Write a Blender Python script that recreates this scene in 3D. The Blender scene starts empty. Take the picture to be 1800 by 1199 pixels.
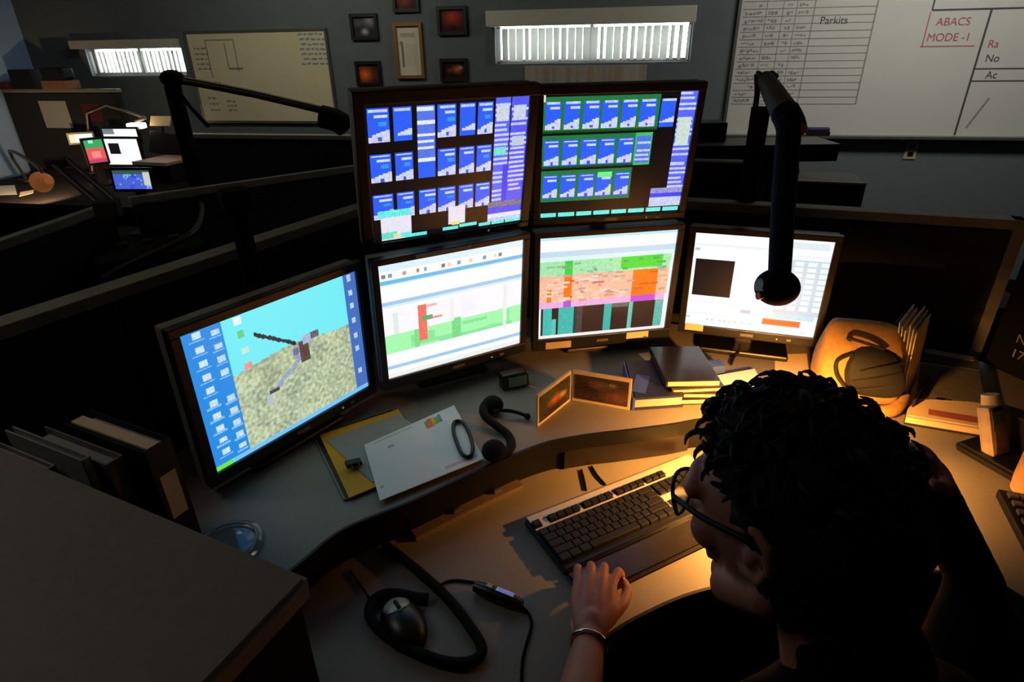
import bpy, bmesh, math, random
from mathutils import Vector, Matrix, noise
random.seed(7)
PI = math.pi
scn = bpy.context.scene
col = scn.collection
V = Vector
# ------------------------------------------------------------------ camera model
FPX, CAMZ, PITCH, ROLL = 1050.0, 1.645, math.radians(26.3), math.radians(1.0)
_c, _s = math.cos(ROLL), math.sin(ROLL)
_fw = V((0, math.cos(PITCH), -math.sin(PITCH)))
_up0 = V((0, math.sin(PITCH), math.cos(PITCH)))
_r = V((1, 0, 0)) * _c - _up0 * _s
_u = _up0 * _c + V((1, 0, 0)) * _s
CAM = V((0, 0, CAMZ))
def ray(x, y): return _fw + _r * ((x - 900) / FPX) - _u * ((y - 599.5) / FPX)
def at(x, y, z):                     # point of the horizontal plane at height z seen at a pixel
    d = ray(x, y); return CAM + d * ((z - CAMZ) / d.z)
def dep(x, y, k): return CAM + ray(x, y) * k
cd = bpy.data.cameras.new('camera'); co = bpy.data.objects.new('camera', cd); col.objects.link(co)
cd.sensor_width = 36; cd.lens = FPX / 1800 * 36; cd.clip_start = .02; cd.clip_end = 60
m3 = Matrix((_r, _u, -_fw)).transposed()
co.matrix_world = Matrix.Translation(CAM) @ m3.to_4x4()
scn.camera = co
scn.view_settings.view_transform = 'Standard'; scn.view_settings.look = 'None'
scn.view_settings.exposure = 0; scn.view_settings.gamma = 1
# ------------------------------------------------------------------ materials
def lin(c):
    return tuple((x / 12.92 if x <= .04045 else ((x + .055) / 1.055) ** 2.4) for x in (v / 255 for v in c))
def mat(name, c, rough=.6, metal=0., var=.12, scale=40., bump=0., emit=None, es=0., trans=0., spec=.5, alpha=1.):
    m = bpy.data.materials.new(name); m.use_nodes = True
    nt = m.node_tree; b = nt.nodes['Principled BSDF']
    c = lin(c)
    b.inputs['Roughness'].default_value = rough; b.inputs['Metallic'].default_value = metal
    b.inputs['Specular IOR Level'].default_value = spec
    b.inputs['Transmission Weight'].default_value = trans
    tc = nt.nodes.new('ShaderNodeTexCoord'); n = nt.nodes.new('ShaderNodeTexNoise')
    n.inputs['Scale'].default_value = scale; n.inputs['Detail'].default_value = 4
    nt.links.new(tc.outputs['Object'], n.inputs['Vector'])
    r = nt.nodes.new('ShaderNodeValToRGB'); e = r.color_ramp.elements
    e[0].position = .3; e[1].position = .7
    e[0].color = tuple(v * (1 - var) for v in c) + (1,); e[1].color = tuple(min(1, v * (1 + var)) for v in c) + (1,)
    nt.links.new(n.outputs['Fac'], r.inputs['Fac']); nt.links.new(r.outputs['Color'], b.inputs['Base Color'])
    if bump:
        bp = nt.nodes.new('ShaderNodeBump'); bp.inputs['Strength'].default_value = bump; bp.inputs['Distance'].default_value = .002
        nt.links.new(n.outputs['Fac'], bp.inputs['Height']); nt.links.new(bp.outputs['Normal'], b.inputs['Normal'])
    if emit:
        b.inputs['Emission Color'].default_value = lin(emit) + (1,); b.inputs['Emission Strength'].default_value = es
    return m
def attr_mat(name, rough=.6, emit=0., spec=.5):
    m = bpy.data.materials.new(name); m.use_nodes = True
    nt = m.node_tree; b = nt.nodes['Principled BSDF']
    a = nt.nodes.new('ShaderNodeAttribute'); a.attribute_name = 'Col'
    b.inputs['Roughness'].default_value = rough; b.inputs['Specular IOR Level'].default_value = spec
    if emit:
        b.inputs['Base Color'].default_value = (.004, .004, .004, 1)
        nt.links.new(a.outputs['Color'], b.inputs['Emission Color']); b.inputs['Emission Strength'].default_value = emit
    else:
        nt.links.new(a.outputs['Color'], b.inputs['Base Color'])
    return m
M = dict(
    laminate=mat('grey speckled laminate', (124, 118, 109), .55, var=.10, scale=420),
    counter=mat('taupe counter laminate', (128, 120, 110), .6, var=.06, scale=60),
    edge=mat('black edge moulding', (12, 12, 12), .5, spec=.3),
    fascia=mat('dark fascia', (13, 12, 12), .6, spec=.25),
    ledge=mat('grey trough ledge', (120, 104, 88), .5),
    blackplastic=mat('black plastic', (17, 17, 17), .35, var=.05),
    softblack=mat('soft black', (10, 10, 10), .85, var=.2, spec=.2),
    bezel=mat('black bezel', (20, 19, 19), .38, var=.05),
    silver=mat('silver plastic', (176, 172, 164), .35, metal=.2, var=.03),
    chrome=mat('bright metal', (215, 215, 215), .2, metal=1., var=.02),
    darkmetal=mat('dark metal arm', (52, 49, 44), .45, metal=.3),
    greymetal=mat('grey metal', (120, 118, 110), .4, metal=.5),
    fabric=mat('dark blue black fabric', (22, 24, 30), .95, var=.2, scale=200, bump=.3),
    cap=mat('grey metal cap', (120, 117, 106), .6), shell=mat('grey monitor shell', (128, 122, 110), .5),
    wall=mat('slate painted wall', (92, 99, 101), .9, var=.05, scale=14, bump=.05),
    wallside=mat('daylight tinted wall', (146, 178, 222), .9, var=.05, scale=14),  # bluish daylight on the left wall is put into its base colour
    ceiling=mat('white ceiling tile', (190, 188, 182), .95),
    carpet=mat('dark carpet', (38, 38, 40), 1., var=.3, scale=300, bump=.4),
    board=mat('whiteboard enamel', (190, 190, 182), .16, var=.015, scale=6),
    boardtint=mat('lamp tinted whiteboard enamel', (205, 196, 160), .3, var=.03, scale=6),  # warm tint from the task lamps painted into the board colour
    alu=mat('aluminium trim', (120, 120, 116), .35, metal=.7),
    ink=mat('black marker ink', (62, 64, 64), .7), inkred=mat('red marker ink', (165, 78, 82), .7),
    inkblue=mat('blue marker ink', (120, 140, 150), .7), inkgrey=mat('faded marker ink', (128, 128, 122), .7),
    frameblack=mat('black picture frame', (12, 12, 12), .4), framegold=mat('gilt frame', (140, 104, 52), .4, metal=.4),
    paper=mat('white paper', (222, 224, 222), .8, var=.02), papergrey=mat('grey paper', (150, 150, 146), .8, var=.05),
    papercream=mat('cream paper', (228, 205, 165), .8, var=.04), manila=mat('manila yellow', (224, 160, 40), .8, var=.05),
    papertan=mat('tan paper label', (196, 176, 140), .8, var=.04),
    blue=mat('blue vinyl', (58, 80, 150), .35), navy=mat('navy cloth', (20, 26, 60), .5),
    notebook=mat('dark glossy cover', (40, 37, 33), .22), pagesedge=mat('page edges', (205, 186, 150), .85, var=.15, scale=300),
    bagtan=mat('tan canvas', (160, 122, 66), .85, var=.12, scale=90, bump=.5), bagblack=mat('black mesh pocket', (11, 10, 9), .8, var=.3, scale=150, bump=.5),
    skin=mat('skin', (172, 112, 92), .55, var=.08, scale=30), hair=mat('dark brown hair', (22, 16, 12), .65, var=.3, scale=120, spec=.3),
    shirt=mat('black shirt', (8, 8, 9), 1., var=.2, scale=60, bump=.3, spec=.1),
    eye=mat('eye white', (220, 215, 210), .3, var=.02), lens=mat('lens glass', (240, 244, 248), .05, trans=.95, var=0),
    keycap=mat('black keycap', (15, 15, 15), .5, var=.1, spec=.35), keylit=mat('key legend', (205, 200, 190), .5),
    redplastic=mat('red plastic', (190, 40, 40), .4), brown=mat('brown panel', (74, 64, 54), .85, var=.12, scale=30),
    cardboard=mat('cardboard', (120, 84, 62), .85), glass=mat('window glass', (250, 252, 255), .02, trans=1., var=0),
    clear=mat('clear plastic', (230, 235, 235), .08, trans=.9, var=0), valance=mat('cream valance', (182, 178, 162), .6, var=.03),
    outlet=mat('ivory outlet plate', (170, 150, 125), .5), wood=mat('lit wood desk', (160, 112, 78), .55, var=.12, scale=30),
    cordless=mat('silver handset', (180, 160, 138), .35, metal=.1), lcd=mat('grey green display', (130, 150, 135), .3),
    bulb=mat('warm frosted shade', (255, 220, 170), .5, emit=(255, 170, 80), es=3600.0),
    bulb2=mat('warm lamp bulb', (255, 230, 190), .5, emit=(255, 214, 160), es=1400.0), bulb3=mat('warm tube lamp', (255, 230, 190), .5, emit=(255, 222, 176), es=7.0),
    led=mat('indicator light', (160, 190, 120), .4, emit=(150, 200, 110), es=.25),
    darkred=mat('dark red fabric', (70, 18, 26), .9), ceramic=mat('tan mug glaze', (205, 160, 112), .3),
    purplegrey=mat('grey violet laminate', (120, 112, 120), .5),
)
def slat_mat():
    m = bpy.data.materials.new('blind slat vinyl'); m.use_nodes = True; nt = m.node_tree
    b = nt.nodes['Principled BSDF']; b.inputs['Base Color'].default_value = lin((205, 203, 195)) + (1,); b.inputs['Roughness'].default_value = .7
    t = nt.nodes.new('ShaderNodeBsdfTranslucent'); t.inputs['Color'].default_value = lin((190, 188, 180)) + (1,)
    mx = nt.nodes.new('ShaderNodeMixShader'); mx.inputs[0].default_value = .72
    nt.links.new(b.outputs[0], mx.inputs[1]); nt.links.new(t.outputs[0], mx.inputs[2])
    nt.links.new(mx.outputs[0], nt.nodes['Material Output'].inputs['Surface']); return m
M['slat'] = slat_mat()
M['print'] = attr_mat('printed paper', .6)
M['glossprint'] = attr_mat('glossy print', .25)
SCREEN = attr_mat('lit display', .28, 1.02, spec=.6)
SCREEN_HI = attr_mat('bright lit display', .28, 1.15, spec=.6)
# ------------------------------------------------------------------ mesh helpers
class MB:
    def __init__(s): s.bm = bmesh.new()
    def box(s, c, size, rot=None, bev=0.):
        r = bmesh.ops.create_cube(s.bm, size=1.); vs = r['verts']
        bmesh.ops.scale(s.bm, vec=V(size), verts=vs)
        if bev:
            es = list({e for v in vs for e in v.link_edges})
            g = bmesh.ops.bevel(s.bm, geom=es, offset=bev, segments=2, affect='EDGES', profile=.6)
            vs = list({v for f in g['faces'] for v in f.verts} | {v for v in vs if v.is_valid})
        if rot is not None: bmesh.ops.rotate(s.bm, cent=V(), matrix=rot, verts=vs)
        bmesh.ops.translate(s.bm, vec=V(c), verts=vs); return s
    def quad(s, pts):
        s.bm.faces.new([s.bm.verts.new(V(p)) for p in pts]); return s
    def prism(s, poly, z0, z1):
        a = [s.bm.verts.new((p[0], p[1], z0)) for p in poly]; b = [s.bm.verts.new((p[0], p[1], z1)) for p in poly]
        n = len(poly); s.bm.faces.new(a[::-1]); s.bm.faces.new(b)
        for i in range(n): s.bm.faces.new((a[i], a[(i + 1) % n], b[(i + 1) % n], b[i]))
        return s
    def slabq(s, q, t):              # quad with thickness t downwards along its normal
        q = [V(p) for p in q]; n = (q[1] - q[0]).cross(q[3] - q[0]).normalized()
        a = [s.bm.verts.new(p) for p in q]; b = [s.bm.verts.new(p - n * t) for p in q]
        s.bm.faces.new(a); s.bm.faces.new(b[::-1])
        for i in range(4): s.bm.faces.new((a[i], b[i], b[(i + 1) % 4], a[(i + 1) % 4]))
        return s
    def tube(s, pts, r, n=8, closed=False, sub=4, flat=1.):
        P = spline(pts, sub, closed) if sub > 1 and len(pts) > 2 else [V(p) for p in pts]
        k = len(P); rr = r if isinstance(r, (list, tuple)) else None
        rings = []; up = V((0, 0, 1)); prev = None
        for i, p in enumerate(P):
            t = (P[(i + 1) % k] - P[i - 1]) if closed else (P[min(i + 1, k - 1)] - P[max(i - 1, 0)])
            if t.length < 1e-9: t = V((0, 0, 1))
            t.normalize()
            if prev is None: a = t.cross(up if abs(t.z) < .95 else V((1, 0, 0))).normalized()
            else: a = (prev - t * prev.dot(t)).normalized()
            prev = a; b = t.cross(a)
            if rr: 
                f = i / (k - 1) * (len(rr) - 1); j = min(int(f), len(rr) - 2); q = rr[j] + (rr[j + 1] - rr[j]) * (f - j)
            else: q = r
            rings.append([s.bm.verts.new(p + (a * math.cos(2 * PI * j / n) + b * math.sin(2 * PI * j / n) * flat) * q) for j in range(n)])
        for i in range(k if closed else k - 1):
            A, B = rings[i], rings[(i + 1) % k]
            for j in range(n): s.bm.faces.new((A[j], A[(j + 1) % n], B[(j + 1) % n], B[j]))
        if not closed: s.bm.faces.new(rings[0][::-1]); s.bm.faces.new(rings[-1])
        return s
    def cyl(s, a, b, r, r2=None, n=20):
        return s.tube([a, b], [r, r if r2 is None else r2], n, sub=1)
    def lathe(s, prof, c=(0, 0, 0), n=28, rot=None, caps=True):
        c = V(c); rings = []
        for r, z in prof:
            ring = []
            for j in range(n):
                p = V((r * math.cos(2 * PI * j / n), r * math.sin(2 * PI * j / n), z))
                if rot is not None: p = rot @ p
                ring.append(s.bm.verts.new(c + p))
            rings.append(ring)
        for A, B in zip(rings, rings[1:]):
            for j in range(n): s.bm.faces.new((A[j], A[(j + 1) % n], B[(j + 1) % n], B[j]))
        if caps: s.bm.faces.new(rings[0][::-1]); s.bm.faces.new(rings[-1])
        return s
    def ball(s, c, r, seg=20, rings=12, rot=None):
        g = bmesh.ops.create_uvsphere(s.bm, u_segments=seg, v_segments=rings, radius=1.); vs = g['verts']
        bmesh.ops.scale(s.bm, vec=V(r) if isinstance(r, (tuple, list)) else V((r, r, r)), verts=vs)
        if rot is not None: bmesh.ops.rotate(s.bm, cent=V(), matrix=rot, verts=vs)
        bmesh.ops.translate(s.bm, vec=V(c), verts=vs); return s
    def capsule(s, pts, rad, n=12):
        for i, p in enumerate(pts):
            s.ball(p, rad[i], n, max(6, n // 2 + 2))
            if i: s.tube([pts[i - 1], p], [rad[i - 1], rad[i]], n, sub=1)
        return s
    def build(s, name, m, parent=None, smooth=False, world=True, solid=None, sub=0):
        me = bpy.data.meshes.new(name)
        bmesh.ops.recalc_face_normals(s.bm, faces=s.bm.faces)
        o = bpy.data.objects.new(name, me); col.objects.link(o)
        if parent is not None:
            o.parent = parent
            if world: s.bm.transform(WM(parent).inverted())
        s.bm.to_mesh(me); s.bm.free(); me.materials.append(M[m] if isinstance(m, str) else m)
        if smooth:
            for p in me.polygons: p.use_smooth = True
            try: me.set_sharp_from_angle(angle=math.radians(50))
            except Exception: pass
        if solid: md = o.modifiers.new('thick', 'SOLIDIFY'); md.thickness = solid; md.offset = 0
        if sub: md = o.modifiers.new('smooth', 'SUBSURF'); md.levels = md.render_levels = sub
        return o
def WM(o):
    m = o.matrix_basis.copy()
    return WM(o.parent) @ m if o.parent else m
def spline(pts, sub=4, closed=False):
    P = [V(p) for p in pts]; n = len(P); out = []
    for i in range(n if closed else n - 1):
        g = lambda j: P[j % n] if closed else P[max(0, min(n - 1, j))]
        p0, p1, p2, p3 = g(i - 1), g(i), g(i + 1), g(i + 2)
        for k in range(sub):
            t = k / sub
            out.append(.5 * ((2 * p1) + (p2 - p0) * t + (2 * p0 - 5 * p1 + 4 * p2 - p3) * t * t + (3 * p1 - p0 - 3 * p2 + p3) * t ** 3))
    if not closed: out.append(P[-1])
    return out
def tag(o, label=None, cat=None, group=None, kind=None):
    if label: o['label'] = label
    if cat: o['category'] = cat
    if group: o['group'] = group
    if kind: o['kind'] = kind
    return o
def thing(name, label, cat, loc=(0, 0, 0), rz=0., group=None, mtx=None):
    o = bpy.data.objects.new(name, None); col.objects.link(o); o.empty_display_size = .05
    o.matrix_basis = mtx if mtx is not None else Matrix.Translation(V(loc)) @ Matrix.Rotation(rz, 4, 'Z')
    return tag(o, label, cat, group)
RZ = lambda a: Matrix.Rotation(a, 3, 'Z')
RX = lambda a: Matrix.Rotation(a, 3, 'X')
RY = lambda a: Matrix.Rotation(a, 3, 'Y')
# ------------------------------------------------------------------ pixel pattern sheets (screens, prints)
class Sheet:
    def __init__(s, w, h, bg): s.w, s.h = w, h; s.p = [[bg] * w for _ in range(h)]
    def r(s, u0, v0, u1, v1, c, jit=0):
        for y in range(max(0, round(v0 * s.h)), min(s.h, round(v1 * s.h))):
            for x in range(max(0, round(u0 * s.w)), min(s.w, round(u1 * s.w))):
                s.p[y][x] = tuple(max(0, min(255, k + random.randint(-jit, jit))) for k in c) if jit else c
        return s
    def build(s, name, m, parent, W, H, y=0., frame=None):
        # in the parent's local frame: x right, z up, facing -y; frame(u,v)->point overrides
        me = bpy.data.meshes.new(name); vs = []; fs = []; cs = []
        f = frame or (lambda u, v: (-W / 2 + u * W, y, H / 2 - v * H))
        for j in range(s.h):
            i = 0
            while i < s.w:
                k = i
                while k < s.w and s.p[j][k] == s.p[j][i]: k += 1
                b = len(vs); u0, u1, v0, v1 = i / s.w, k / s.w, j / s.h, (j + 1) / s.h
                vs += [f(u0, v1), f(u1, v1), f(u1, v0), f(u0, v0)]; fs.append((b, b + 1, b + 2, b + 3)); cs.append(lin(s.p[j][i]) + (1,))
                i = k
        me.from_pydata([tuple(v) for v in vs], [], fs)
        a = me.color_attributes.new('Col', 'FLOAT_COLOR', 'CORNER')
        for fi, c in enumerate(cs):
            for l in range(4): a.data[fi * 4 + l].color = c
        me.materials.append(m); me.update()
        o = bpy.data.objects.new(name, me); col.objects.link(o); o.parent = parent; return o
# ------------------------------------------------------------------ room shell
WY = math.radians(-11.5); WD = V((math.cos(WY), math.sin(WY), 0)); WN = V((math.sin(WY), -math.cos(WY), 0)); WP = V((0, 4.7, 0))
def wp(u, z, off=0.): return WP + WD * u + V((0, 0, z)) + WN * off
def struct(mb, name, m, parent=None):
    o = mb.build(name, m, parent); tag(o, kind='structure') if parent is None else None; return o
U0, U1, CZ = -4.03, 4.4, 2.62
holes = [(-3.48, -2.6, 1.475, 1.695), (-.085, 1.26, 1.53, 1.80)]
w = MB()
us = sorted({U0 - .12, U1 + .12} | {h[0] for h in holes} | {h[1] for h in holes})
for a, b in zip(us, us[1:]):
    hs = [h for h in holes if h[0] <= a + 1e-6 and h[1] >= b - 1e-6]
    for z0, z1 in ([(0, hs[0][2]), (hs[0][3], CZ)] if hs else [(0, CZ)]):
        w.box(WP + WD * (a + b) / 2 + V((0, 0, (z0 + z1) / 2)) - WN * .06, (b - a, .12, z1 - z0), RZ(WY))
bmesh.ops.remove_doubles(w.bm, verts=w.bm.verts, dist=1e-5)
struct(w, 'wall_back', 'wall')
BK = 7.6
def cornerp(u, d): return WP + WD * u + WN * d
struct(MB().box(cornerp(U0 - .06, BK / 2) + V((0, 0, CZ / 2)), (.12, BK, CZ), RZ(WY)), 'wall_left', 'wallside')
struct(MB().box(cornerp(U1 + .06, BK / 2) + V((0, 0, CZ / 2)), (.12, BK, CZ), RZ(WY)), 'wall_right', 'wall')
struct(MB().box(cornerp((U0 + U1) / 2, BK + .06) + V((0, 0, CZ / 2)), (U1 - U0 + .24, .12, CZ), RZ(WY)), 'wall_front', 'wall')
struct(MB().box(cornerp((U0 + U1) / 2, BK / 2) + V((0, 0, -.05)), (U1 - U0 + .24, BK + .24, .1), RZ(WY)), 'floor', 'carpet')
struct(MB().box(cornerp((U0 + U1) / 2, BK / 2) + V((0, 0, CZ + .05)), (U1 - U0 + .24, BK + .24, .1), RZ(WY)), 'ceiling', 'ceiling')
struct(MB().box(cornerp((U0 + U1) / 2, .008) + V((0, 0, .05)), (U1 - U0, .016, .1), RZ(WY)), 'baseboard_back', 'edge')
def window(n, h):
    u0, u1, z0, z1 = h; t = .025
    e = tag(bpy.data.objects.new(f'window_{n}', None), kind='structure'); col.objects.link(e)
    f = MB()
    uc, zc = (u0 + u1) / 2, (z0 + z1) / 2
    for c, s in (((uc, z0 + t / 2), (u1 - u0, t)), ((uc, z1 - t / 2), (u1 - u0, t)), ((u0 + t / 2, zc), (t, z1 - z0)), ((u1 - t / 2, zc), (t, z1 - z0)), ((uc, zc), (t, z1 - z0))):
        f.box(wp(c[0], c[1], -.09), (s[0], .04, s[1]), RZ(WY))
    f.build('window_frame', 'silver', e)
    MB().box(wp(uc, zc, -.09), (u1 - u0 - .01, .004, z1 - z0 - .01), RZ(WY)).build('pane', 'glass', e)
window(1, holes[0]); window(2, holes[1])
def blind(lbl, u0, u1, z0, z1, val, angs, gaps, wd=.95):
    t = thing('vertical_blind', lbl, 'window blind', wp((u0 + u1) / 2, z1, .0), WY)
    MB().box(wp((val[0] + val[1]) / 2, (val[2] + val[3]) / 2, .05), (val[1] - val[0], .1, val[3] - val[2]), RZ(WY), .004).build('valance', 'valance', t)
    MB().box(wp((u0 + u1) / 2, z1 + .035, .02), (u1 - u0, .04, .02), RZ(WY)).build('head_rail', 'greymetal', t)
    n = len(angs)
    for i, a in enumerate(angs):
        u = u0 + (u1 - u0) * (i + .5) / n
        if i in gaps: continue
        MB().box(wp(u, (z0 + z1) / 2, .022), ((u1 - u0) / n * wd, .0015, z1 - z0), RZ(WY + a)).build('slat', 'slat', t)
    return t
random.seed(3)
a2 = [random.choice([.15, .2, .25, .3, .1]) for _ in range(26)]
for i in (0, 1, 4, 8, 9, 14, 17, 18, 20, 23, 24, 25): a2[i] = random.choice([.8, 1.0, 1.15])
t = blind('vertical blind with cream valance in the wide window left of the big whiteboard', -.085, 1.26, 1.545, 1.752, (-.125, 1.265, 1.765, 1.86), a2, set())
a1 = [random.choice([-.45, -.3, -.6]) for _ in range(22)]
blind('short vertical blind with cream valance in the far left window', -3.47, -2.61, 1.495, 1.655, (-3.52, -2.6, 1.675, 1.735), a1, set(), .8)
# ------------------------------------------------------------------ wall things
def board(lbl, u0, u1, z0, z1, m):
    t = thing('whiteboard', lbl, 'whiteboard', wp((u0 + u1) / 2, z0), WY)
    MB().box(wp((u0 + u1) / 2, (z0 + z1) / 2, .012), (u1 - u0, .02, z1 - z0), RZ(WY)).build('board_surface', m, t)
    f = MB(); b = .018
    for c, s in ((((u0 + u1) / 2, z0), (u1 - u0 + b, b)), (((u0 + u1) / 2, z1), (u1 - u0 + b, b)), ((u0, (z0 + z1) / 2), (b, z1 - z0)), ((u1, (z0 + z1) / 2), (b, z1 - z0))):
        f.box(wp(c[0], c[1], .014), (s[0], .028, s[1]), RZ(WY))
    f.build('board_frame', 'alu', t); return t
def strokes(t, name, m, segs, off=.0226):
    b = MB()
    for u0, z0, u1, z1, th in segs:
        a, c = V((u0, 0, z0)), V((u1, 0, z1)); L = (c - a).length; an = math.atan2(z1 - z0, u1 - u0)
        b.box(wp((u0 + u1) / 2, (z0 + z1) / 2, off + .0004), (L, .0008, th), RZ(WY) @ RY(-an))
    return b.build(name, m, t)
def text_obj(name, c, m):
    tmp = bpy.data.objects.new('tmp_text', c); me = bpy.data.meshes.new_from_object(tmp); bpy.data.objects.remove(tmp); bpy.data.curves.remove(c)
    o = bpy.data.objects.new(name, me); col.objects.link(o); me.materials.clear(); me.materials.append(M[m]); return o
def write(t, s, u, z, size, m, off=.0235, shear=0., name='handwriting'):
    c = bpy.data.curves.new(name, 'FONT'); c.body = s; c.size = size; c.shear = shear; c.align_x = 'LEFT'; c.extrude = .0004
    o = text_obj(name, c, m); o.parent = t
    o.matrix_basis = WM(t).inverted() @ (Matrix.Translation(wp(u, z, off)) @ (RZ(WY) @ RX(PI / 2)).to_4x4())
    return o
wr = board('huge whiteboard with a ruled table and red writing on the right of the back wall', 1.535, 4.2, 1.06, 2.3, 'board')
S = []
x0, x1, zt, zb = 1.56, 2.345, 2.28, 1.265
for k in range(24):
    z = zb + k * .0435
    if z < zt: S.append((x0, z, x1, z, .005))
S += [(x1, zb, x1, zt, .009), (1.985, zb, 1.985, zt, .006), (1.80, zb + .15, 1.80, zt, .004), (1.88, zb + .1, 1.88, zt, .004), (1.70, zb + .1, 1.70, zt, .004)]
strokes(wr, 'ruled_table', 'inkgrey', S)
S = []; random.seed(11)
for k in range(22):
    z = zb + .02 + k * .0435
    for ua, ub in ((1.575, 1.66), (1.655, 1.69), (1.715, 1.78), (1.825, 1.87), (1.895, 1.965)):
        if random.random() < .8:
            u = ua
            while u < ub - .015:
                l = random.uniform(.006, .018); S.append((u, z + random.uniform(-.006, .006), u + l, z + random.uniform(-.006, .008), random.choice([.008, .012, .018]))); u += l + .006
strokes(wr, 'table_entries', 'inkgrey', S)['kind'] = 'stuff'
write(wr, 'Parkits', 2.03, 1.738, .06, 'ink', name='table_name')
S = [(2.66, 1.8, 3.4, 1.8, .01), (2.66, 1.8, 2.66, 2.28, .009), (2.985, 1.075, 2.985, 1.80, .012), (2.985, 1.47, 3.5, 1.47, .008), (2.985, 1.40, 3.5, 1.40, .008)]
strokes(wr, 'black_ruling', 'ink', S)
strokes(wr, 'red_ruling', 'inkred', [(2.655, 1.6, 2.655, 1.79, .006), (2.645, 1.6, 2.95, 1.6, .006)])
write(wr, 'ABACS', 2.70, 1.715, .062, 'inkred', name='red_writing')
write(wr, 'MODE -1', 2.67, 1.63, .062, 'inkred', name='red_writing')
write(wr, 'No', 3.03, 1.51, .06, 'ink'); write(wr, 'Ac', 3.06, 1.415, .06, 'ink'); write(wr, 'Ra', 3.02, 1.59, .06, 'inkred', name='red_writing')
strokes(wr, 'smudge', 'inkgrey', [(3.04, 1.12, 3.12, 1.3, .012)])
wl = board('smaller lamp-tinted whiteboard with faint notes beside the far left window', -2.52, -1.355, 1.13, 1.775, 'boardtint')
S = []; random.seed(5)
for ua, ub, za, zb2, n in ((-2.47, -2.36, 1.5, 1.68, 5), (-2.47, -2.3, 1.40, 1.44, 1), (-2.44, -2.36, 1.2, 1.33, 3), (-2.28, -2.2, 1.2, 1.3, 3)):
    for k in range(n):
        z = za + (zb2 - za) * (k + .5) / n; u = ua
        while u < ub: l = random.uniform(.015, .04); S.append((u, z, min(ub, u + l), z + random.uniform(-.004, .004), .012)); u += l + .012
strokes(wl, 'faded_notes', 'inkgrey', S)
strokes(wl, 'drawn_boxes', 'inkgrey', [(-2.36, 1.45, -2.36, 1.72, .008), (-2.36, 1.72, -2.12, 1.72, .008), (-2.12, 1.5, -2.12, 1.72, .008), (-2.2, 1.52, -2.08, 1.52, .016), (-2.2, 1.52, -2.2, 1.7, .008)])
S = []
for k in range(7):
    z = 1.745 - k * .033; u = -1.58 + .01 * (k % 3)
    while u < -1.38: l = random.uniform(.02, .05); S.append((u, z, u + l, z + random.uniform(-.004, .004), .013)); u += l + .012
strokes(wl, 'blue_writing', 'inkblue', S)
def picture(name, lbl, cat, u0, u1, z0, z1, frame, sheet, fw=.022, group=None):
    t = thing(name, lbl, cat, wp((u0 + u1) / 2, z0), WY, group); f = MB(); W, H = u1 - u0, z1 - z0
    uc, zc = (u0 + u1) / 2, (z0 + z1) / 2
    for c, s in (((uc, z0 + fw / 2), (W, fw)), ((uc, z1 - fw / 2), (W, fw)), ((u0 + fw / 2, zc), (fw, H - 2 * fw)), ((u1 - fw / 2, zc), (fw, H - 2 * fw))):
        f.box(wp(c[0], c[1], .014), (s[0], .024, s[1]), RZ(WY))
    f.build('frame', frame, t)
    L = WM(t).inverted()
    sheet.build('picture', M['glossprint'], t, 0, 0, frame=lambda u, v: L @ wp(u0 + fw + u * (W - 2 * fw), z1 - fw - v * (H - 2 * fw), .008))
    return t
def blob_sheet(bg, blobs, n=18, jit=8):
    s = Sheet(n, n, bg)
    for j in range(n):
        for i in range(n):
            c = list(bg)
            for (u, v, r, k) in blobs:
                f = max(0, 1 - math.hypot((i + .5) / n - u, (j + .5) / n - v) / r)
                c = [c[q] + (k[q] - c[q]) * f for q in range(3)]
            s.p[j][i] = tuple(int(max(0, min(255, x + random.randint(-jit, jit)))) for x in c)
    return s
picture('framed_photo', 'black framed grey photograph left of the gilt certificate, upper of the left pair', 'picture', -1.155, -.945, 1.70, 1.87, 'frameblack', blob_sheet((50, 50, 52), [(.75, .2, .45, (150, 150, 150)), (.5, .75, .25, (190, 190, 190)), (.2, .3, .3, (100, 100, 100))]))
picture('framed_photo', 'black framed dim red photograph cut off by the top edge above the gilt certificate', 'picture', -.815, -.62, 1.87, 2.03, 'frameblack', blob_sheet((48, 30, 30), [(.4, .6, .5, (150, 62, 50))]))
picture('framed_photo', 'black framed photograph of a red glow, right of the gilt certificate near the window', 'picture', -.495, -.28, 1.72, 1.9, 'frameblack', blob_sheet((70, 26, 20), [(.5, .3, .6, (190, 66, 46)), (.5, .9, .3, (26, 22, 22))]))
picture('framed_photo', 'black framed photograph of bright orange flames, lower of the left pair', 'picture', -1.155, -.955, 1.39, 1.56, 'frameblack', blob_sheet((70, 36, 26), [(.3, .55, .55, (255, 120, 40)), (.8, .6, .3, (90, 60, 50))]))
picture('framed_photo', 'black framed photograph of orange flames on dark ground, below the red glow picture', 'picture', -.495, -.29, 1.415, 1.57, 'frameblack', blob_sheet((44, 28, 26), [(.65, .45, .35, (240, 110, 40)), (.3, .5, .2, (120, 80, 70)), (.8, .35, .15, (220, 180, 160))]))
cs = Sheet(20, 36, (206, 198, 172))
for k in range(6): cs.r(.15, .14 + .012 * k, .8, .15 + .012 * k, (170, 164, 142), 8)
cs.r(.12, .3, .26, .38, (140, 136, 90)).r(.14, .4, .24, .84, (120, 112, 130), 10).r(.35, .35, .85, .8, (196, 190, 168), 8)
picture('framed_certificate', 'tall cream certificate in a gilt frame between the dark photographs', 'certificate', -.83, -.615, 1.44, 1.805, 'framegold', cs, .022)
bs = Sheet(40, 8, (150, 146, 128))
for k in range(40): bs.r(k / 40, 0, (k + 1) / 40, 1, random.choice([(150, 140, 116), (158, 150, 130), (150, 146, 138), (146, 130, 108)]), 5)
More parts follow.
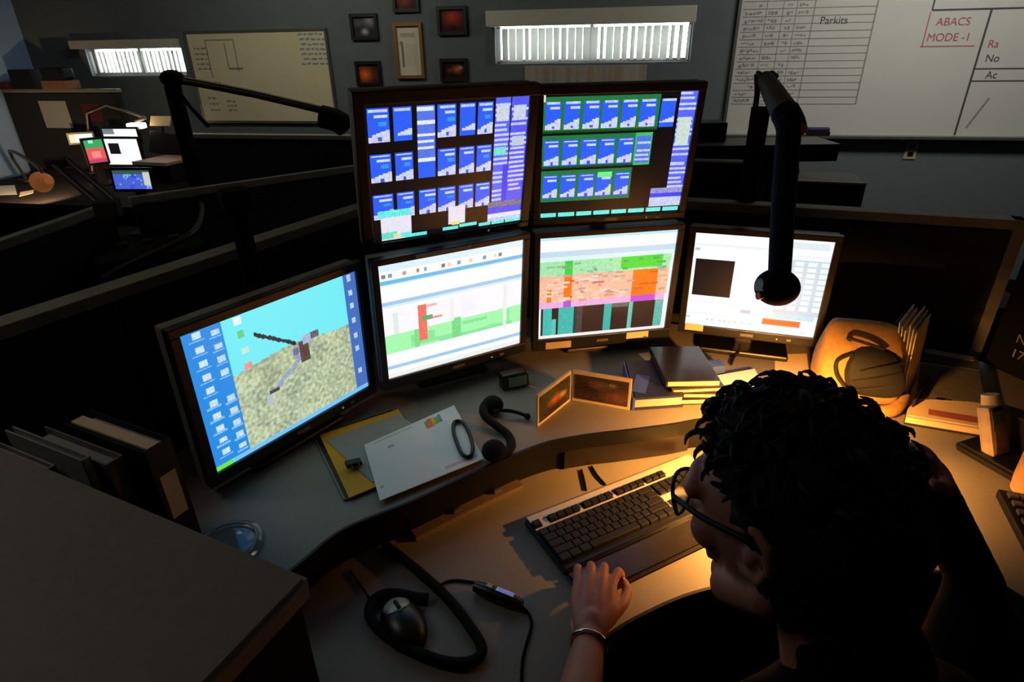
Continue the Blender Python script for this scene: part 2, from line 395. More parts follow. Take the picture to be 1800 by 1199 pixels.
t = thing('wall_notice', 'long faded tan notice hung under the wide window', 'notice', wp(.55, 1.37), WY)
MB().box(wp(.553, 1.445, .004), (.85, .006, .14), RZ(WY)).build('backing', 'papergrey', t)
L = WM(t).inverted(); bs.build('print', M['print'], t, 0, 0, frame=lambda u, v: L @ wp(.14 + u * .83, 1.51 - v * .135, .0075))
t = thing('wall_outlet', 'small ivory outlet plate on the wall under the huge whiteboard', 'outlet', wp(2.76, .975), WY)
MB().box(wp(2.76, .975, .004), (.075, .008, .118), RZ(WY), .002).build('cover_plate', 'outlet', t)
for z in (1.0, .95): MB().box(wp(2.76, z, .009), (.034, .003, .03), RZ(WY)).build('socket', 'edge', t)
t = thing('board_eraser', 'black felt eraser on the bottom rail of the huge whiteboard', 'eraser', wp(2.14, 1.071), WY)
MB().box(wp(2.14, 1.083, .052), (.15, .05, .024), RZ(WY), .004).build('felt_pad', 'softblack', t)
MB().box(wp(2.14, 1.108, .052), (.14, .045, .026), RZ(WY), .008).build('handle', 'navy', t)
b = MB().box(wp(2.6, 1.062, .052), (2.2, .08, .016), RZ(WY)); b.build('pen_tray', 'alu', wr)
for k, (u, m) in enumerate(((1.98, 'inkred'), (1.995, 'redplastic'))):
    o = MB().cyl(wp(u, 1.078, .04 + .02 * k), wp(u + .12, 1.078, .045 + .02 * k), .008).build('marker_pen', m)
    tag(o, ['red marker pen nearest the wall beside the black eraser', 'brighter red marker pen at the front of the whiteboard rail'][k], 'marker')
# ------------------------------------------------------------------ dispatch console
ZU, ZL = .83, .73
PATH = [(-.49, .645), (-.395, .764), (-.329, .859), (-.211, .934), (-.066, 1.039), (.061, 1.118), (.16, 1.15), (.265, 1.168), (.38, 1.19), (.465, 1.21), (.53, 1.19), (.58, 1.12), (.60, 1.0), (.62, .88), (.655, .765), (.72, .735), (.78, .735), (.83, .66), (.87, .5)]
path = [V((p.x, p.y, 0)) for p in spline([(x, y, 0) for x, y in PATH], 5)]
def poff(d, i0=0, i1=None):          # path shifted towards the user by d
    out = []; n = len(path)
    for i in range(i0, n if i1 is None else i1):
        t = (path[min(i + 1, n - 1)] - path[max(i - 1, 0)]).normalized(); out.append(path[i] + V((t.y, -t.x, 0)) * d)
    return out
def strip(pa, pb, z0, z1, mb=None):  # solid between two parallel polylines
    mb = mb or MB()
    for i in range(len(pa) - 1):
        q = [pa[i], pa[i + 1], pb[i + 1], pb[i]]
        mb.prism([(p.x, p.y) for p in q], z0, z1)
    bmesh.ops.remove_doubles(mb.bm, verts=mb.bm.verts, dist=1e-5)
    seen = {}
    for f in list(mb.bm.faces): seen.setdefault(frozenset(v.index for v in f.verts), []).append(f)
    return mb
dl = V((.482, .876, 0)); pl0 = V((-.891, .95, 0)); nl = V((.876, -.482, 0))
dr = V((.9426, -.3338, 0)); pr0 = V((1.17, 1.556, 0)); nr = V((-.3338, -.9426, 0))
con = thing('dispatch_console', 'curved grey dispatcher desk in two levels with a black front lip', 'desk', (0, 1.2, 0))
back = [(1.43, .5), (1.49, .95), (1.315, 1.47), (.46, 1.775), (-.33, 1.86), (-.86, .945), (-.90, .835)]
MB().prism([(p.x, p.y) for p in path] + back, ZU - .03, ZU).build('monitor_shelf', 'laminate', con)
strip(poff(.0), poff(.006), ZU - .036, ZU + .001).build('edge_band', 'edge', con)
strip(poff(-.03), poff(-.018), ZL, ZU - .03).build('fascia_panel', 'fascia', con)
low = [(-.222, .505), (-.05, .525), (.06, .60), (.148, .695), (.25, .755), (.348, .793), (.45, .81), (.54, .80), (.585, .80)]
lo = spline([(x, y, 0) for x, y in low], 5)
bk = [p for p in poff(-.02) if p.y > .64 and p.x < .61 and (p.y > .82 or p.x < 0)][::-1]
MB().prism([(p.x, p.y) for p in lo] + [(p.x, p.y) for p in bk], ZL - .03, ZL).build('keyboard_shelf', 'laminate', con)
lo2 = [p for p in lo]
def off2(P, d):
    o = []
    for i, p in enumerate(P):
        t = (P[min(i + 1, len(P) - 1)] - P[max(i - 1, 0)]).normalized(); o.append(p + V((t.y, -t.x, 0)) * d)
    return o
strip(lo2, off2(lo2, .006), ZL - .034, ZL + .001).build('edge_band', 'edge', con)
strip(poff(-.16), poff(-.14), 0, ZU - .03).build('base_panel', 'fascia', con)
def near(x, y): return min(range(len(path)), key=lambda i: (path[i] - V((x, y, 0))).length)
iA, iB, iC, iD = near(-.205, .945), near(.045, 1.108), near(.13, 1.14), near(.45, 1.205)
strip(poff(-.018, iA, iB), poff(.012, iA, iB), ZL, ZL + .012).build('pen_trough', 'ledge', con)
strip(poff(-.018, iA, iB), poff(-.012, iA, iB), ZL + .012, ZL + .066).build('trough_back', 'fascia', con)
strip(poff(-.018, iC, iD), poff(-.006, iC, iD), ZL + .004, ZL + .066).build('drawer_front', mat('dark brown drawer front', (30, 24, 20), .4), con)
for k, f in enumerate((.35, .75)):
    p = poff(.0, iA, iB)[int((iB - iA) * f)]
    tag(MB().box(p + V((0, 0, ZL + .0165)), (.02, .008, .008), RZ(.6), .002).build('binder_clip', 'greymetal'), ['small metal clip in the desk trough, nearer the black cord', 'small metal clip in the desk trough, nearer the keyboard'][k], 'clip')
def partition(lbl, a, b, ztop, nrm, seams=(), endpost=False, zbot=0., th=.05):
    a, b = V(a), V(b); d = (b - a).normalized(); t = thing('partition_panel', lbl, 'partition', (a + b) / 2, math.atan2(d.y, d.x))
    ang = math.atan2(d.y, d.x); L = (b - a).length; c = (a + b) / 2; n = V(nrm)
    cuts = [0.] + list(seams) + [L]
    for s0, s1 in zip(cuts, cuts[1:]):
        MB().box(a + d * (s0 + s1) / 2 + V((0, 0, (ztop - .03 + zbot) / 2)), (s1 - s0 - .008, th, ztop - .03 - zbot), RZ(ang), .004).build('fabric_panel', 'fabric', t)
    MB().box(c + V((0, 0, ztop - .0125)), (L, th + .006, .025), RZ(ang), .003).build('top_cap', 'cap', t)
    if endpost: MB().box(b + V((0, 0, (ztop + zbot) / 2)) - d * .014, (.028, .056, ztop - zbot), RZ(ang)).build('end_post', 'cap', t)
    return t
plo = pl0 - nl * .03; pro = pr0 - nr * .03
partition('long dark partition with a grey cap behind the helicopter monitor', plo - dl * .55, plo + dl * 1.13, 1.22, nl, (.75,))
partition('dark partition with a grey cap and end post behind the far right monitor', pro - dr * .74, pro + dr * .175, 1.22, nr, (.5,), True)
partition('dark partition hidden behind the four stacked monitors', plo + dl * 1.14 + V((.03, 0, 0)), pro - dr * .75, 1.20, (0, -1, 0))
sp = thing('partition_panel', 'black side partition with white lettering at the right edge', 'partition', (1.42, 1.2, 0), 0)
sa, sb = V((1.345, 1.475, 0)), V((1.53, .85, 0)); sd = (sb - sa).normalized(); sang = math.atan2(sd.y, sd.x)
MB().box((sa + sb) / 2 + V((0, 0, .61)) , ((sb - sa).length, .04, 1.22), RZ(sang), .004).build('fabric_panel', 'softblack', sp)
sn = V((sd.y, -sd.x, 0)); sn = sn if sn.x < 0 else -sn
for k, s in enumerate(('X', 'X8', 'X62', 'NMM-', 'NMM-5', '1762-')):
    c = bpy.data.curves.new('lettering', 'FONT'); c.body = s; c.size = .034; c.extrude = .0003
    o = text_obj('lettering', c, 'papergrey'); o.parent = sp
    p = sa + sd * (.055 + (.0 if k > 3 else .004 * k)) + sn * .0208 + V((0, 0, 1.085 - k * .042))
    o.matrix_basis = WM(sp).inverted() @ Matrix.Translation(p) @ (RZ(sang) @ RX(PI / 2)).to_4x4()
# foreground cabinet
c0 = V((-.238, .50, 0)); e1 = V((-.904, .428, 0)); e2 = V((-.428, -.904, 0))
cab = thing('storage_cabinet', 'tall cabinet with a plain taupe top in the near left corner', 'cabinet', c0 + e1 * .3 + e2 * .3)
def para(a, b, c, d, o=0.): return [c0 + e1 * a + e2 * c, c0 + e1 * b + e2 * c, c0 + e1 * b + e2 * d, c0 + e1 * a + e2 * d]
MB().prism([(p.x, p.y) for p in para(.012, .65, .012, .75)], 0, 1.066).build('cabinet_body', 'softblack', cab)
mb = MB().prism([(p.x, p.y) for p in para(0, .66, 0, .76)], 1.066, 1.10)
bmesh.ops.bevel(mb.bm, geom=list(mb.bm.edges), offset=.006, segments=2, affect='EDGES')
mb.build('counter_top', 'counter', cab)
# ------------------------------------------------------------------ screens
BL = (48, 96, 245); WH = (225, 232, 255); DK = (14, 12, 14); CY = (110, 235, 225)
def tile(s, u0, v0, u1, v1, kind=0):
    w, h = u1 - u0, v1 - v0
    s.r(u0, v0, u1, v1, BL, 6)
    s.r(u0 + .1 * w, v0 + .04 * h, u1 - .05 * w, v0 + .11 * h, (190, 205, 255), 30)
    if kind != 2: s.r(u0 + .35 * w, v0 + .2 * h, u1 - .05 * w, v0 + .28 * h, (205, 218, 255), 18)
    if kind == 0: s.r(u0 + .5 * w, v0 + .38 * h, u1 - .1 * w, v0 + .5 * h, (60, 150, 235), 10)
    n = 5
    for k in range(n):
        s.r(u0 + w * k / n, v0 + h * (.82 - .05 * k), u0 + w * (k + 1) / n, v0 + h * (.98 if kind != 2 else .84), (205, 210, 245), 26)
    if kind != 2: s.r(u0 + .45 * w, v0 + .85 * h, u0 + .62 * w, v0 + .97 * h, (70, 90, 190), 14)
def stripes(s, u0, v0, u1, v1, n, base=(90, 105, 245), hi=(200, 205, 255)):
    s.r(u0, v0, u1, v1, base, 10)
    for k in range(n):
        if random.random() < .8: s.r(u0 + .04 * (u1 - u0) * random.random(), v0 + (v1 - v0) * (k + .2) / n, u1 - (u1 - u0) * .3 * random.random() ** 3, v0 + (v1 - v0) * (k + .7) / n, hi, 25)
def screen_A():
    random.seed(21); s = Sheet(132, 110, DK)
    C = [(.012, .135), (.157, .263), (.295, .404), (.42, .53), (.55, .652), (.667, .762)]; R = [(.03, .255), (.335, .54), (.625, .82)]
    for j, (a, b) in enumerate(R):
        for i, (u, v) in enumerate(C):
            if i == 2 and j < 2: continue
            tile(s, u, a, v, b, random.choice([0, 0, 1]) if not (j == 0 and i in (1, 4)) else 2)
    stripes(s, .295, .03, .404, .43, 9, (90, 120, 235), (225, 235, 255)); s.r(.295, .42, .404, .54, (46, 98, 250), 4)
    stripes(s, .777, 0, .88, .80, 22); stripes(s, .888, 0, 1, .80, 22, (88, 92, 240))
    s.r(.785, .06, .87, .17, (205, 215, 225), 20).r(.90, .06, .985, .16, (200, 210, 235), 18).r(.90, .29, .985, .36, (190, 205, 220), 14)
    s.r(.777, .36, .865, .43, (120, 225, 215), 15).r(.845, .5, .885, .8, (60, 66, 235), 6)
    s.r(.76, .80, 1, .845, (120, 115, 140), 30).r(.76, .845, 1, .90, (80, 80, 235), 12).r(.76, .90, 1, .935, (220, 230, 255), 12).r(.76, .935, 1, .965, (190, 205, 240), 30)
    s.r(.70, .965, 1, .995, CY, 20).r(.78, .965, .79, 1, DK).r(.88, .965, .89, 1, DK)
    s.r(.05, .77, .245, .99, (232, 228, 245), 8).r(.04, .755, .245, .81, CY, 30).r(.05, .93, .15, .98, (110, 225, 200), 20).r(.13, .945, .175, .985, (225, 225, 180), 10).r(.175, .95, .245, .985, CY, 15)
    s.r(.2, .96, .34, .99, CY, 15).r(.445, .955, .555, .985, CY, 15).r(.56, .945, .68, .975, CY, 20)
    s.r(.485, .79, .595, .94, (230, 226, 240), 8).r(.505, .92, .56, .95, (225, 225, 130), 10)
    return s
def screen_B():
    random.seed(22); s = Sheet(132, 110, DK); G = (36, 120, 66)
    s.r(0, .015, .755, .29, G, 8).r(0, .31, .735, .575, G, 8).r(0, .59, .625, .85, G, 8)
    s.r(0, .27, .755, .29, (20, 80, 30)).r(0, .555, .735, .575, (20, 80, 30)); s.r(.62, .31, .735, .57, (70, 190, 110), 8)
    for j, (v0, v1, n) in enumerate(((.05, .265, 6), (.345, .55, 6), (.625, .825, 5))):
        for i in range(n):
            u = .012 + .1235 * i; 
            if j == 1 and i == 5: stripes(s, u, v0 - .01, u + .1, v1, 6, (80, 120, 230), (190, 205, 250)); continue
            tile(s, u, v0, u + .102, v1, 1)
    s.r(.385, .615, .485, .66, (110, 240, 140), 10).r(.47, .73, .485, .79, (220, 240, 120), 10)
    tile(s, .765, .05, .865, .27, 2)
    stripes(s, .885, 0, 1, .80, 20); s.r(.895, .2, .985, .43, (205, 222, 215), 16)
    s.r(.77, .785, 1, .83, (150, 150, 215), 30).r(.77, .83, 1, .865, (66, 70, 235), 10).r(.77, .865, 1, .945, (200, 208, 245), 25)
    for k in range(8): s.r(.005 + .125 * k, .955, .115 + .125 * k, .992, CY, 14)
    s.r(0, .0, .015, .05, (225, 230, 210))
    return s
def screen_C():
    random.seed(23); s = Sheet(120, 96, (252, 252, 255))
    s.r(0, 0, 1, .06, (222, 240, 255), 6).r(0, .06, 1, .14, (250, 250, 250), 4)
    for u in (.02, .06, .15, .24, .29, .41, .45, .52, .6, .7, .78, .82): s.r(u, .085, u + .022, .115, random.choice([(200, 160, 140), (120, 130, 140), (110, 160, 200), (240, 215, 180), (150, 140, 100)]), 15)
    s.r(0, .135, 1, .165, (110, 190, 232), 10).r(0, .165, 1, .18, (205, 235, 250))
    s.r(0, .31, 1, .345, (165, 205, 238), 8).r(0, .345, 1, .365, (220, 240, 252), 4)
    s.r(0, .37, 1, .6, (250, 248, 252), 5)
    s.r(0, .605, 1, .775, (168, 248, 176), 6)
    for k in range(16): s.r(.05 + .9 * random.random(), .62 + .14 * random.random(), .08 + .9 * random.random(), .63 + .14 * random.random(), (140, 232, 156), 8)
    s.r(.2, .605, .235, .775, (130, 222, 140), 8).r(.47, .58, .53, .775, (130, 220, 140), 10).r(.07, .42, .1, .6, (222, 238, 230), 6)
    s.r(.235, .40, .29, .72, (242, 120, 104), 10).r(.29, .41, .37, .43, (245, 180, 170), 10).r(.29, .52, .4, .545, (240, 160, 140), 20).r(.26, .5, .33, .54, (110, 170, 110), 12)
    s.r(.54, .40, .64, .55, (244, 242, 252), 3).r(.46, .4, .48, .6, (240, 240, 240)).r(.86, .37, .88, .8, (236, 240, 236))
    s.r(0, .885, 1, .915, (160, 205, 238), 8).r(0, .96, 1, 1, (240, 240, 236), 4)
    return s
def screen_D():
    random.seed(24); s = Sheet(120, 96, (252, 254, 255))
    s.r(0, 0, 1, .03, (190, 235, 245), 6).r(0, .14, 1, .19, (196, 222, 240), 6).r(0, .19, 1, .225, (220, 245, 245), 4)
    s.r(0, .225, .985, .36, (165, 232, 178), 14).r(0, .36, .98, .63, (250, 190, 160), 16).r(0, .63, .97, .69, (240, 178, 225), 12)
    s.r(.185, .225, .245, .36, (40, 214, 66), 8).r(.6, .23, .92, .345, (44, 216, 66), 6)
    s.r(.185, .36, .245, .63, (255, 120, 26), 6).r(.7, .36, .895, .63, (255, 118, 30), 6).r(.06, .5, .095, .62, (240, 130, 40), 10)
    s.r(.185, .63, .245, .69, (180, 90, 220), 8).r(.7, .63, .89, .69, (206, 82, 214), 6)
    for k in range(60):
        u, v = random.random() * .95, .24 + random.random() * .38; c = s.p[int(v * s.h)][int(u * s.w)]
        s.r(u, v, u + .02 + .06 * random.random(), v + .02, tuple(int(x * .86) for x in c), 10)
    for k in range(40):
        u, v = .02 + random.random() * .6, .38 + random.random() * .24; s.r(u, v, u + .05, v + .016, (252, 214, 200), 8)
    s.r(.02, .69, .97, .97, (58, 38, 32), 4)
    s.r(.035, .69, .10, .97, (70, 190, 180), 12).r(.10, .8, .135, .97, (90, 200, 188), 10).r(.15, .69, .265, .97, (72, 186, 176), 12).r(.265, .69, .29, .97, (40, 70, 66), 8)
    s.r(.50, .69, .555, .97, (66, 182, 172), 10).r(.555, .69, .68, .73, (90, 110, 110), 12).r(.69, .69, .725, .97, (110, 196, 184), 12).r(.9, .69, .965, .97, (100, 186, 172), 16)
    s.r(.29, .69, .33, .97, (90, 66, 60), 10).r(0, .965, 1, 1, (246, 240, 236), 4).r(.975, .3, 1, 1, (240, 242, 246), 4)
    return s
def screen_E():
    random.seed(25); s = Sheet(130, 104, (252, 252, 253))
    s.r(0, .11, .55, .13, (228, 232, 232), 4).r(.01, .155, .05, .185, (170, 190, 185), 8)
    s.r(.025, .27, .325, .66, (20, 18, 20))
    for k in range(10): s.r(.36 + .04 * random.random(), .3 + .036 * k, .46, .32 + .036 * k, (236, 236, 242), 5)
    s.r(.63, 0, 1, .72, (246, 250, 252), 2).r(.66, .03, .98, .1, (214, 224, 230), 6).r(.66, .15, .99, .18, (226, 234, 238), 4)
    s.r(.66, .2, 1, .78, (196, 210, 220), 4)
    for r in range(9):
        for c in range(4): s.r(.675 + c * .09, .22 + r * .058, .735 + c * .09, .262 + r * .058, (232, 242, 247), 4)
    s.r(.68, .78, .98, .84, (188, 220, 228), 6)
    s.r(0, .72, .6, .745, (226, 232, 232), 5).r(.42, .78, .5, .815, (190, 192, 206), 6).r(0, .86, .55, .875, (224, 234, 232), 4).r(0, .90, .03, .925, (180, 198, 192), 8)
    for u in (.16, .2, .26, .3, .34, .38, .44, .5): s.r(u, .915, u + .025, .945, (205, 214, 214), 10)
    s.r(.60, .845, .885, .915, (236, 112, 62), 8).r(.62, .87, .87, .89, (222, 92, 44), 8)
    for u, v in ((.53, .9), (.62, .94), (.8, .94), (.9, .95)): s.r(u, v, u + .03, v + .035, (216, 218, 228), 8)
    return s
def screen_L():
    random.seed(26); s = Sheet(150, 116, (120, 240, 248))
    for j in range(s.h):
        for i in range(s.w):
            u, v = (i + .5) / s.w, (j + .5) / s.h
            if v > .375 + .02 * math.sin(u * 9):
                f = noise.noise(V((i * .33, j * .33, 3))) * .8 + noise.noise(V((u * 7, v * 7, 8))) * .5 + .62 + random.uniform(-.12, .12)
                k = max(0, min(1, f)); a, b = (138, 152, 128), (208, 220, 182)
                s.p[j][i] = tuple(int((a[q] + (b[q] - a[q]) * k) // 8 * 8) for q in range(3))
            else: s.p[j][i] = (112 + int(10 * v), 236, 246)
    s.r(0, 0, .195, .965, (44, 140, 226), 0).r(.915, 0, 1, .965, (72, 112, 190), 0)
    for k in range(10):
        v = .02 + k * .094; s.r(.05, v, .095, v + .042, (200, 226, 250), 24).r(.035, v + .048, .11, v + .06, (130, 190, 240), 20)
        if k != 4: s.r(.14, v + .02, .18, v + .06, (190, 218, 250), 24).r(.125, v + .066, .19, v + .078, (130, 190, 240), 20)
    for u, v, c in ((.255, .02, (235, 245, 250)), (.26, .115, (90, 210, 130)), (.262, .235, (190, 235, 215)), (.262, .345, (240, 150, 140))): s.r(u, v, u + .035, v + .045, c, 12)
    for v in (.02, .14, .24, .36, .49, .6, .8): s.r(.94, v, .965, v + .045, (180, 208, 240), 24)
    for k in range(30):                      # rotor blade
        u = .34 + k * .0072; v = .165 + k * .0062; s.r(u, v, u + .012, v + .028, (36, 44, 60), 8)
    for k in range(34):                      # tail boom
        u = .585 - k * .0062; v = .45 + k * .0052; s.r(u, v, u + .016, v + .028, (150, 164, 196), 24)
    s.r(.55, .38, .62, .50, (150, 160, 196), 36).r(.575, .36, .635, .53, (92, 70, 66), 26).r(.60, .33, .67, .40, (170, 182, 210), 30).r(.655, .33, .71, .375, (96, 96, 110), 36).r(.36, .62, .42, .645, (70, 76, 70), 10).r(.34, .65, .37, .72, (176, 196, 196), 10).r(.53, .40, .565, .45, (110, 112, 150), 20)
    s.r(0, .965, 1, 1, (120, 196, 250), 0).r(0, .965, .1, 1, (110, 230, 90), 8)
    return s
def monitor(lbl, c, yaw, tilt, w, h, sheet, sm=None, bez=(.02, .02, .026), stand=False, topcap='bezel', stickers=(), led=None, cat='monitor'):
    mtx = Matrix.Translation(V(c)) @ (RZ(math.radians(yaw)) @ RX(-math.radians(tilt))).to_4x4()
    t = thing('computer_monitor', lbl, cat, mtx=mtx)
    bs, bt, bb = bez; f = MB(); d = .022
    for cc, ss in (((0, h / 2 + bt / 2), (w + 2 * bs, bt)), ((0, -h / 2 - bb / 2), (w + 2 * bs, bb)), ((-w / 2 - bs / 2, 0), (bs, h)), ((w / 2 + bs / 2, 0), (bs, h))):
        f.box((cc[0], .005, cc[1]), (ss[0], d, ss[1]), bev=.002)
    f.build('bezel', topcap, t, world=False)
    MB().box((0, .03, (bt - bb) / 2), (w + 2 * bs - .006, .036, h + bt + bb - .006), bev=.006).box((0, .055, 0), (w * .7, .03, h * .6), bev=.01).build('back_shell', 'shell', t, world=False)
    sheet.build('screen', sm or SCREEN, t, w, h, y=.001)
    MB().box((w / 2 - .06, -.0065, -h / 2 - bb * .55), (.012, .003, .006), bev=.001).build('power_button', 'greymetal', t, world=False)
    MB().box((w / 2 - .09, -.0065, -h / 2 - bb * .55), (.004, .002, .004)).build('indicator', 'led', t, world=False)
    MB().box((0, -.0065, -h / 2 - bb * .5), (.034, .0015, .008)).build('badge', 'greymetal', t, world=False)
    for (x, z, sw, sh, m) in stickers:
        MB().box((x, -.0068, z), (sw, .0012, sh)).build('sticker', m, t, world=False)
    if stand:
        W = WM(t); b = W @ V((0, .09, 0)); zb = ZU + .0005
        foot = V((b.x, b.y, zb)); 
        MB().box(W @ V((0, .065, -.02)), (.09, .03, .1), (RZ(math.radians(yaw)))).build('mount_plate', 'blackplastic', t)
        MB().box((b.x, b.y, (b.z + zb) / 2), (.05, .03, b.z - zb), RZ(math.radians(yaw)), .004).build('stand_neck', 'blackplastic', t)
        MB().box((b.x + .0, b.y, zb + .008), (.24, .17, .016), RZ(math.radians(yaw)), .005).build('stand_base', 'blackplastic', t)
    return t
monitor('upper left monitor of the four, blue status tiles in six columns', (-.130, 1.373, 1.397), 27.3, -9.9, .376, .301, screen_A(), bez=(.022, .026, .015))
monitor('upper right monitor of the four, blue tiles boxed in green', (.265, 1.523, 1.394), 8.85, -7.7, .376, .301, screen_B(), bez=(.018, .02, .018))
monitor('lower left monitor of the four, white page with a pale green band', (-.137, 1.364, 1.063), 29.7, -4.4, .376, .301, screen_C(), bez=(.017, .015, .028), stickers=((-.03, .158, .14, .01, 'papergrey'),))
monitor('lower right monitor of the four, table in green, orange and purple bands', (.261, 1.536, 1.050), 9.65, -4.0, .376, .301, screen_D(), bez=(.017, .015, .036), stickers=((-.13, -.171, .074, .022, 'papertan'), (.105, -.162, .066, .02, 'papercream')))
monitor('far right smaller monitor with a white page and a black square', (.661, 1.512, 1.053), -18.7, -.5, .338, .27, screen_E(), SCREEN_HI, bez=(.018, .016, .026), stand=True, stickers=((-.143, -.141, .05, .02, 'papercream'),))
monitor('large tilted monitor on the left with a helicopter desktop picture', (-.475, 1.124, 1.041), 54.9, -1.5, .408, .306, screen_L(), bez=(.02, .018, .026), stand=True)
for lbl, x, y, yaw, zs in (('black pole stand behind the two left stacked monitors', -.195, 1.487, 27.5, (1.397, 1.063)), ('black pole stand behind the two right stacked monitors', .247, 1.652, 9.2, (1.394, 1.05))):
    t = thing('monitor_stand', lbl, 'monitor stand', (x, y, ZU), math.radians(yaw))
    MB().cyl((x, y, ZU), (x, y, 1.50), .018).build('pole', 'darkmetal', t, True)
    MB().box((x, y, ZU + .007), (.2, .16, .014), RZ(math.radians(yaw)), .004).build('base_plate', 'darkmetal', t)
    n = V((math.sin(math.radians(yaw)), -math.cos(math.radians(yaw)), 0))
    for z in zs: MB().box(V((x, y, z)) + n * .014, (.1, .028, .1), RZ(math.radians(yaw)), .004).build('mount_bracket', 'darkmetal', t)
# ------------------------------------------------------------------ things on the console
def rectq(p0, p1, depth, z, side=1):         # oriented rectangle: front edge p0-p1, going back by depth
    a, b = V((p0[0], p0[1], z)), V((p1[0], p1[1], z)); d = (b - a).normalized(); n = V((-d.y, d.x, 0)) * depth * side
    return [a, b, b + n, a + n]
def flat(name, m, q, t, parent): return MB().slabq([p + V((0, 0, t)) for p in q], t).build(name, m, parent)
# keyboard
K0 = at(921, 909, .752); K0.z = ZL + .0005; KD = V((.888, .46, 0)).normalized(); KA = math.atan2(KD.y, KD.x); KN = V((KD.y, -KD.x, 0))
kb = thing('computer_keyboard', 'black and silver keyboard with palm rest under the person\'s hand', 'keyboard', K0, KA)
def kp(u, v, z=0.): return V((u, -v, z))    # local: u along, v towards the user
b = MB(); b.prism([(0, -.162), (.458, -.162), (.458, 0), (0, 0)], 0, .018); bmesh.ops.bevel(b.bm, geom=list(b.bm.edges), offset=.004, segments=2, affect='EDGES'); b.build('keyboard_case', 'blackplastic', kb, world=False)
MB().box((.229, -.012, .0195), (.45, .020, .003), bev=.001).build('silver_strip', 'silver', kb, world=False)
for (u0, u1, v0, v1) in ((.004, .454, .0405, .0465), (.0235, .0405, .022, .0405), (.1155, .125, .022, .0405), (.2035, .213, .022, .0405), (.2905, .296, .022, .0405), (.352, .454, .022, .0405), (.2905, .296, .047, .15), (.296, .352, .083, .103), (.352, .362, .047, .15)):
    MB().box(((u0 + u1) / 2, -(v0 + v1) / 2, .0186), (u1 - u0, v1 - v0, .0024)).build('silver_trim', 'silver', kb, world=False)
km = {}
U = .0191
def key(u, v, w=1., h=1.):
    k = (w, h)
    p = (.0045 + u * U + w * U / 2, -(.0215 + v * U + h * U / 2), .0185)
    if k not in km:
        o = MB().box((0, 0, .004), (w * U - .0022, h * U - .0022, .008), bev=.002).build('key', 'keycap', kb, world=False); km[k] = o
        o.location = p
    else:
        o = km[k].copy(); col.objects.link(o); o.parent = kb; o.location = p
for u in (0, 2, 3, 4, 5, 6.5, 7.5, 8.5, 9.5, 11, 12, 13, 14, 15.25, 16.25, 17.25): key(u, 0, 1, .92)
rows = [[1] * 13 + [2], [1.5] + [1] * 12 + [1.5], [1.75] + [1] * 11 + [2.25], [2.25] + [1] * 10 + [2.75], [1.25, 1.25, 1.25, 6.25, 1.25, 1.25, 1.25, 1.25]]
for r, ws in enumerate(rows):
    u = 0
    for wd in ws: key(u, 1.45 + r, wd); u += wd
for r in (0, 1):
    for c in range(3): key(15.25 + c, 1.45 + r)
key(16.25, 4.45)
for c in range(3): key(15.25 + c, 5.45)
for r in range(4):
    for c in range(3): key(18.5 + c, 1.45 + r)
b = MB(); b.prism([(.0, -.232), (.458, -.232), (.458, -.1625), (.0, -.1625)], 0, .014); bmesh.ops.bevel(b.bm, geom=list(b.bm.edges), offset=.005, segments=2, affect='EDGES'); b.build('palm_rest', 'notebook', kb, world=False)
for k, (a, c2, e) in enumerate((((1022, 826), (1027, 845), (1030, 862)), ((1040, 820), (1050, 836), (1064, 852)))):
    o = MB().tube([at(a[0], a[1], ZL + .003) , at(c2[0], c2[1], ZL + .004), at(e[0], e[1], ZL + .003)], .0028, 8).build('keyboard_cable', 'softblack', smooth=True)
    tag(o, ['thin black cable behind the keyboard, left one of the pair', 'thin black cable behind the keyboard, right one of the pair'][k], 'cable')
# mouse
mp = at(709, 1094, ZL + .015); mz = ZL + .0005
ms = thing('computer_mouse', 'black mouse with a silver plate inside the cord loop', 'mouse', (mp.x, mp.y, mz), math.radians(32))
b = MB(); b.ball((0, 0, .006), (.038, .058, .031), 28, 18); bmesh.ops.bisect_plane(b.bm, geom=list(b.bm.verts) + list(b.bm.edges) + list(b.bm.faces), plane_co=(0, 0, 0), plane_no=(0, 0, -1), clear_outer=True)
bmesh.ops.holes_fill(b.bm, edges=b.bm.edges); b.build('mouse_body', 'blackplastic', ms, True, world=False)
b = MB(); b.ball((0, .0, .0064), (.0384, .0584, .0313), 40, 30)
bmesh.ops.delete(b.bm, geom=[f for f in b.bm.faces if not ((f.calc_center_median().x / .024) ** 2 + ((f.calc_center_median().y - .028) / .021) ** 2 < 1 and f.calc_center_median().z > .012)], context='FACES')
b.build('silver_plate', 'silver', ms, True, world=False, solid=.0008)
MB().tube([(0, .012, .0385), (0, .022, .0375), (0, .032, .0345)], .0035, 8).build('scroll_wheel', 'edge', ms, True, world=False)
zc = ZL + .003
loop = [(676, 958), (690, 968), (735, 1004), (785, 1050), (825, 1100), (847, 1140), (832, 1162), (790, 1165), (735, 1148), (680, 1118), (652, 1088), (652, 1062), (672, 1046), (700, 1044), (730, 1050), (752, 1052)]
o = MB().tube([at(x, y, ZL + .011) for x, y in loop], .0095, 10, sub=5).build('headset_cord', 'softblack', smooth=True)
tag(o, 'thick black cord looped around the mouse on the desk', 'cord')
o = MB().tube([at(x, y, zc) for x, y in ((615, 1003), (632, 1026), (648, 1050), (660, 1062))], .002, 6).build('mouse_cable', 'softblack', smooth=True)
tag(o, 'thin black mouse cable running to the desk lip', 'cable')
o = MB().tube([at(x, y, zc) for x, y in ((762, 1040), (778, 1026), (800, 1020), (834, 1024))], .0026, 6).build('switch_cable', 'softblack', smooth=True)
tag(o, 'short thin cable from the thick loop to the in-line switch', 'cable')
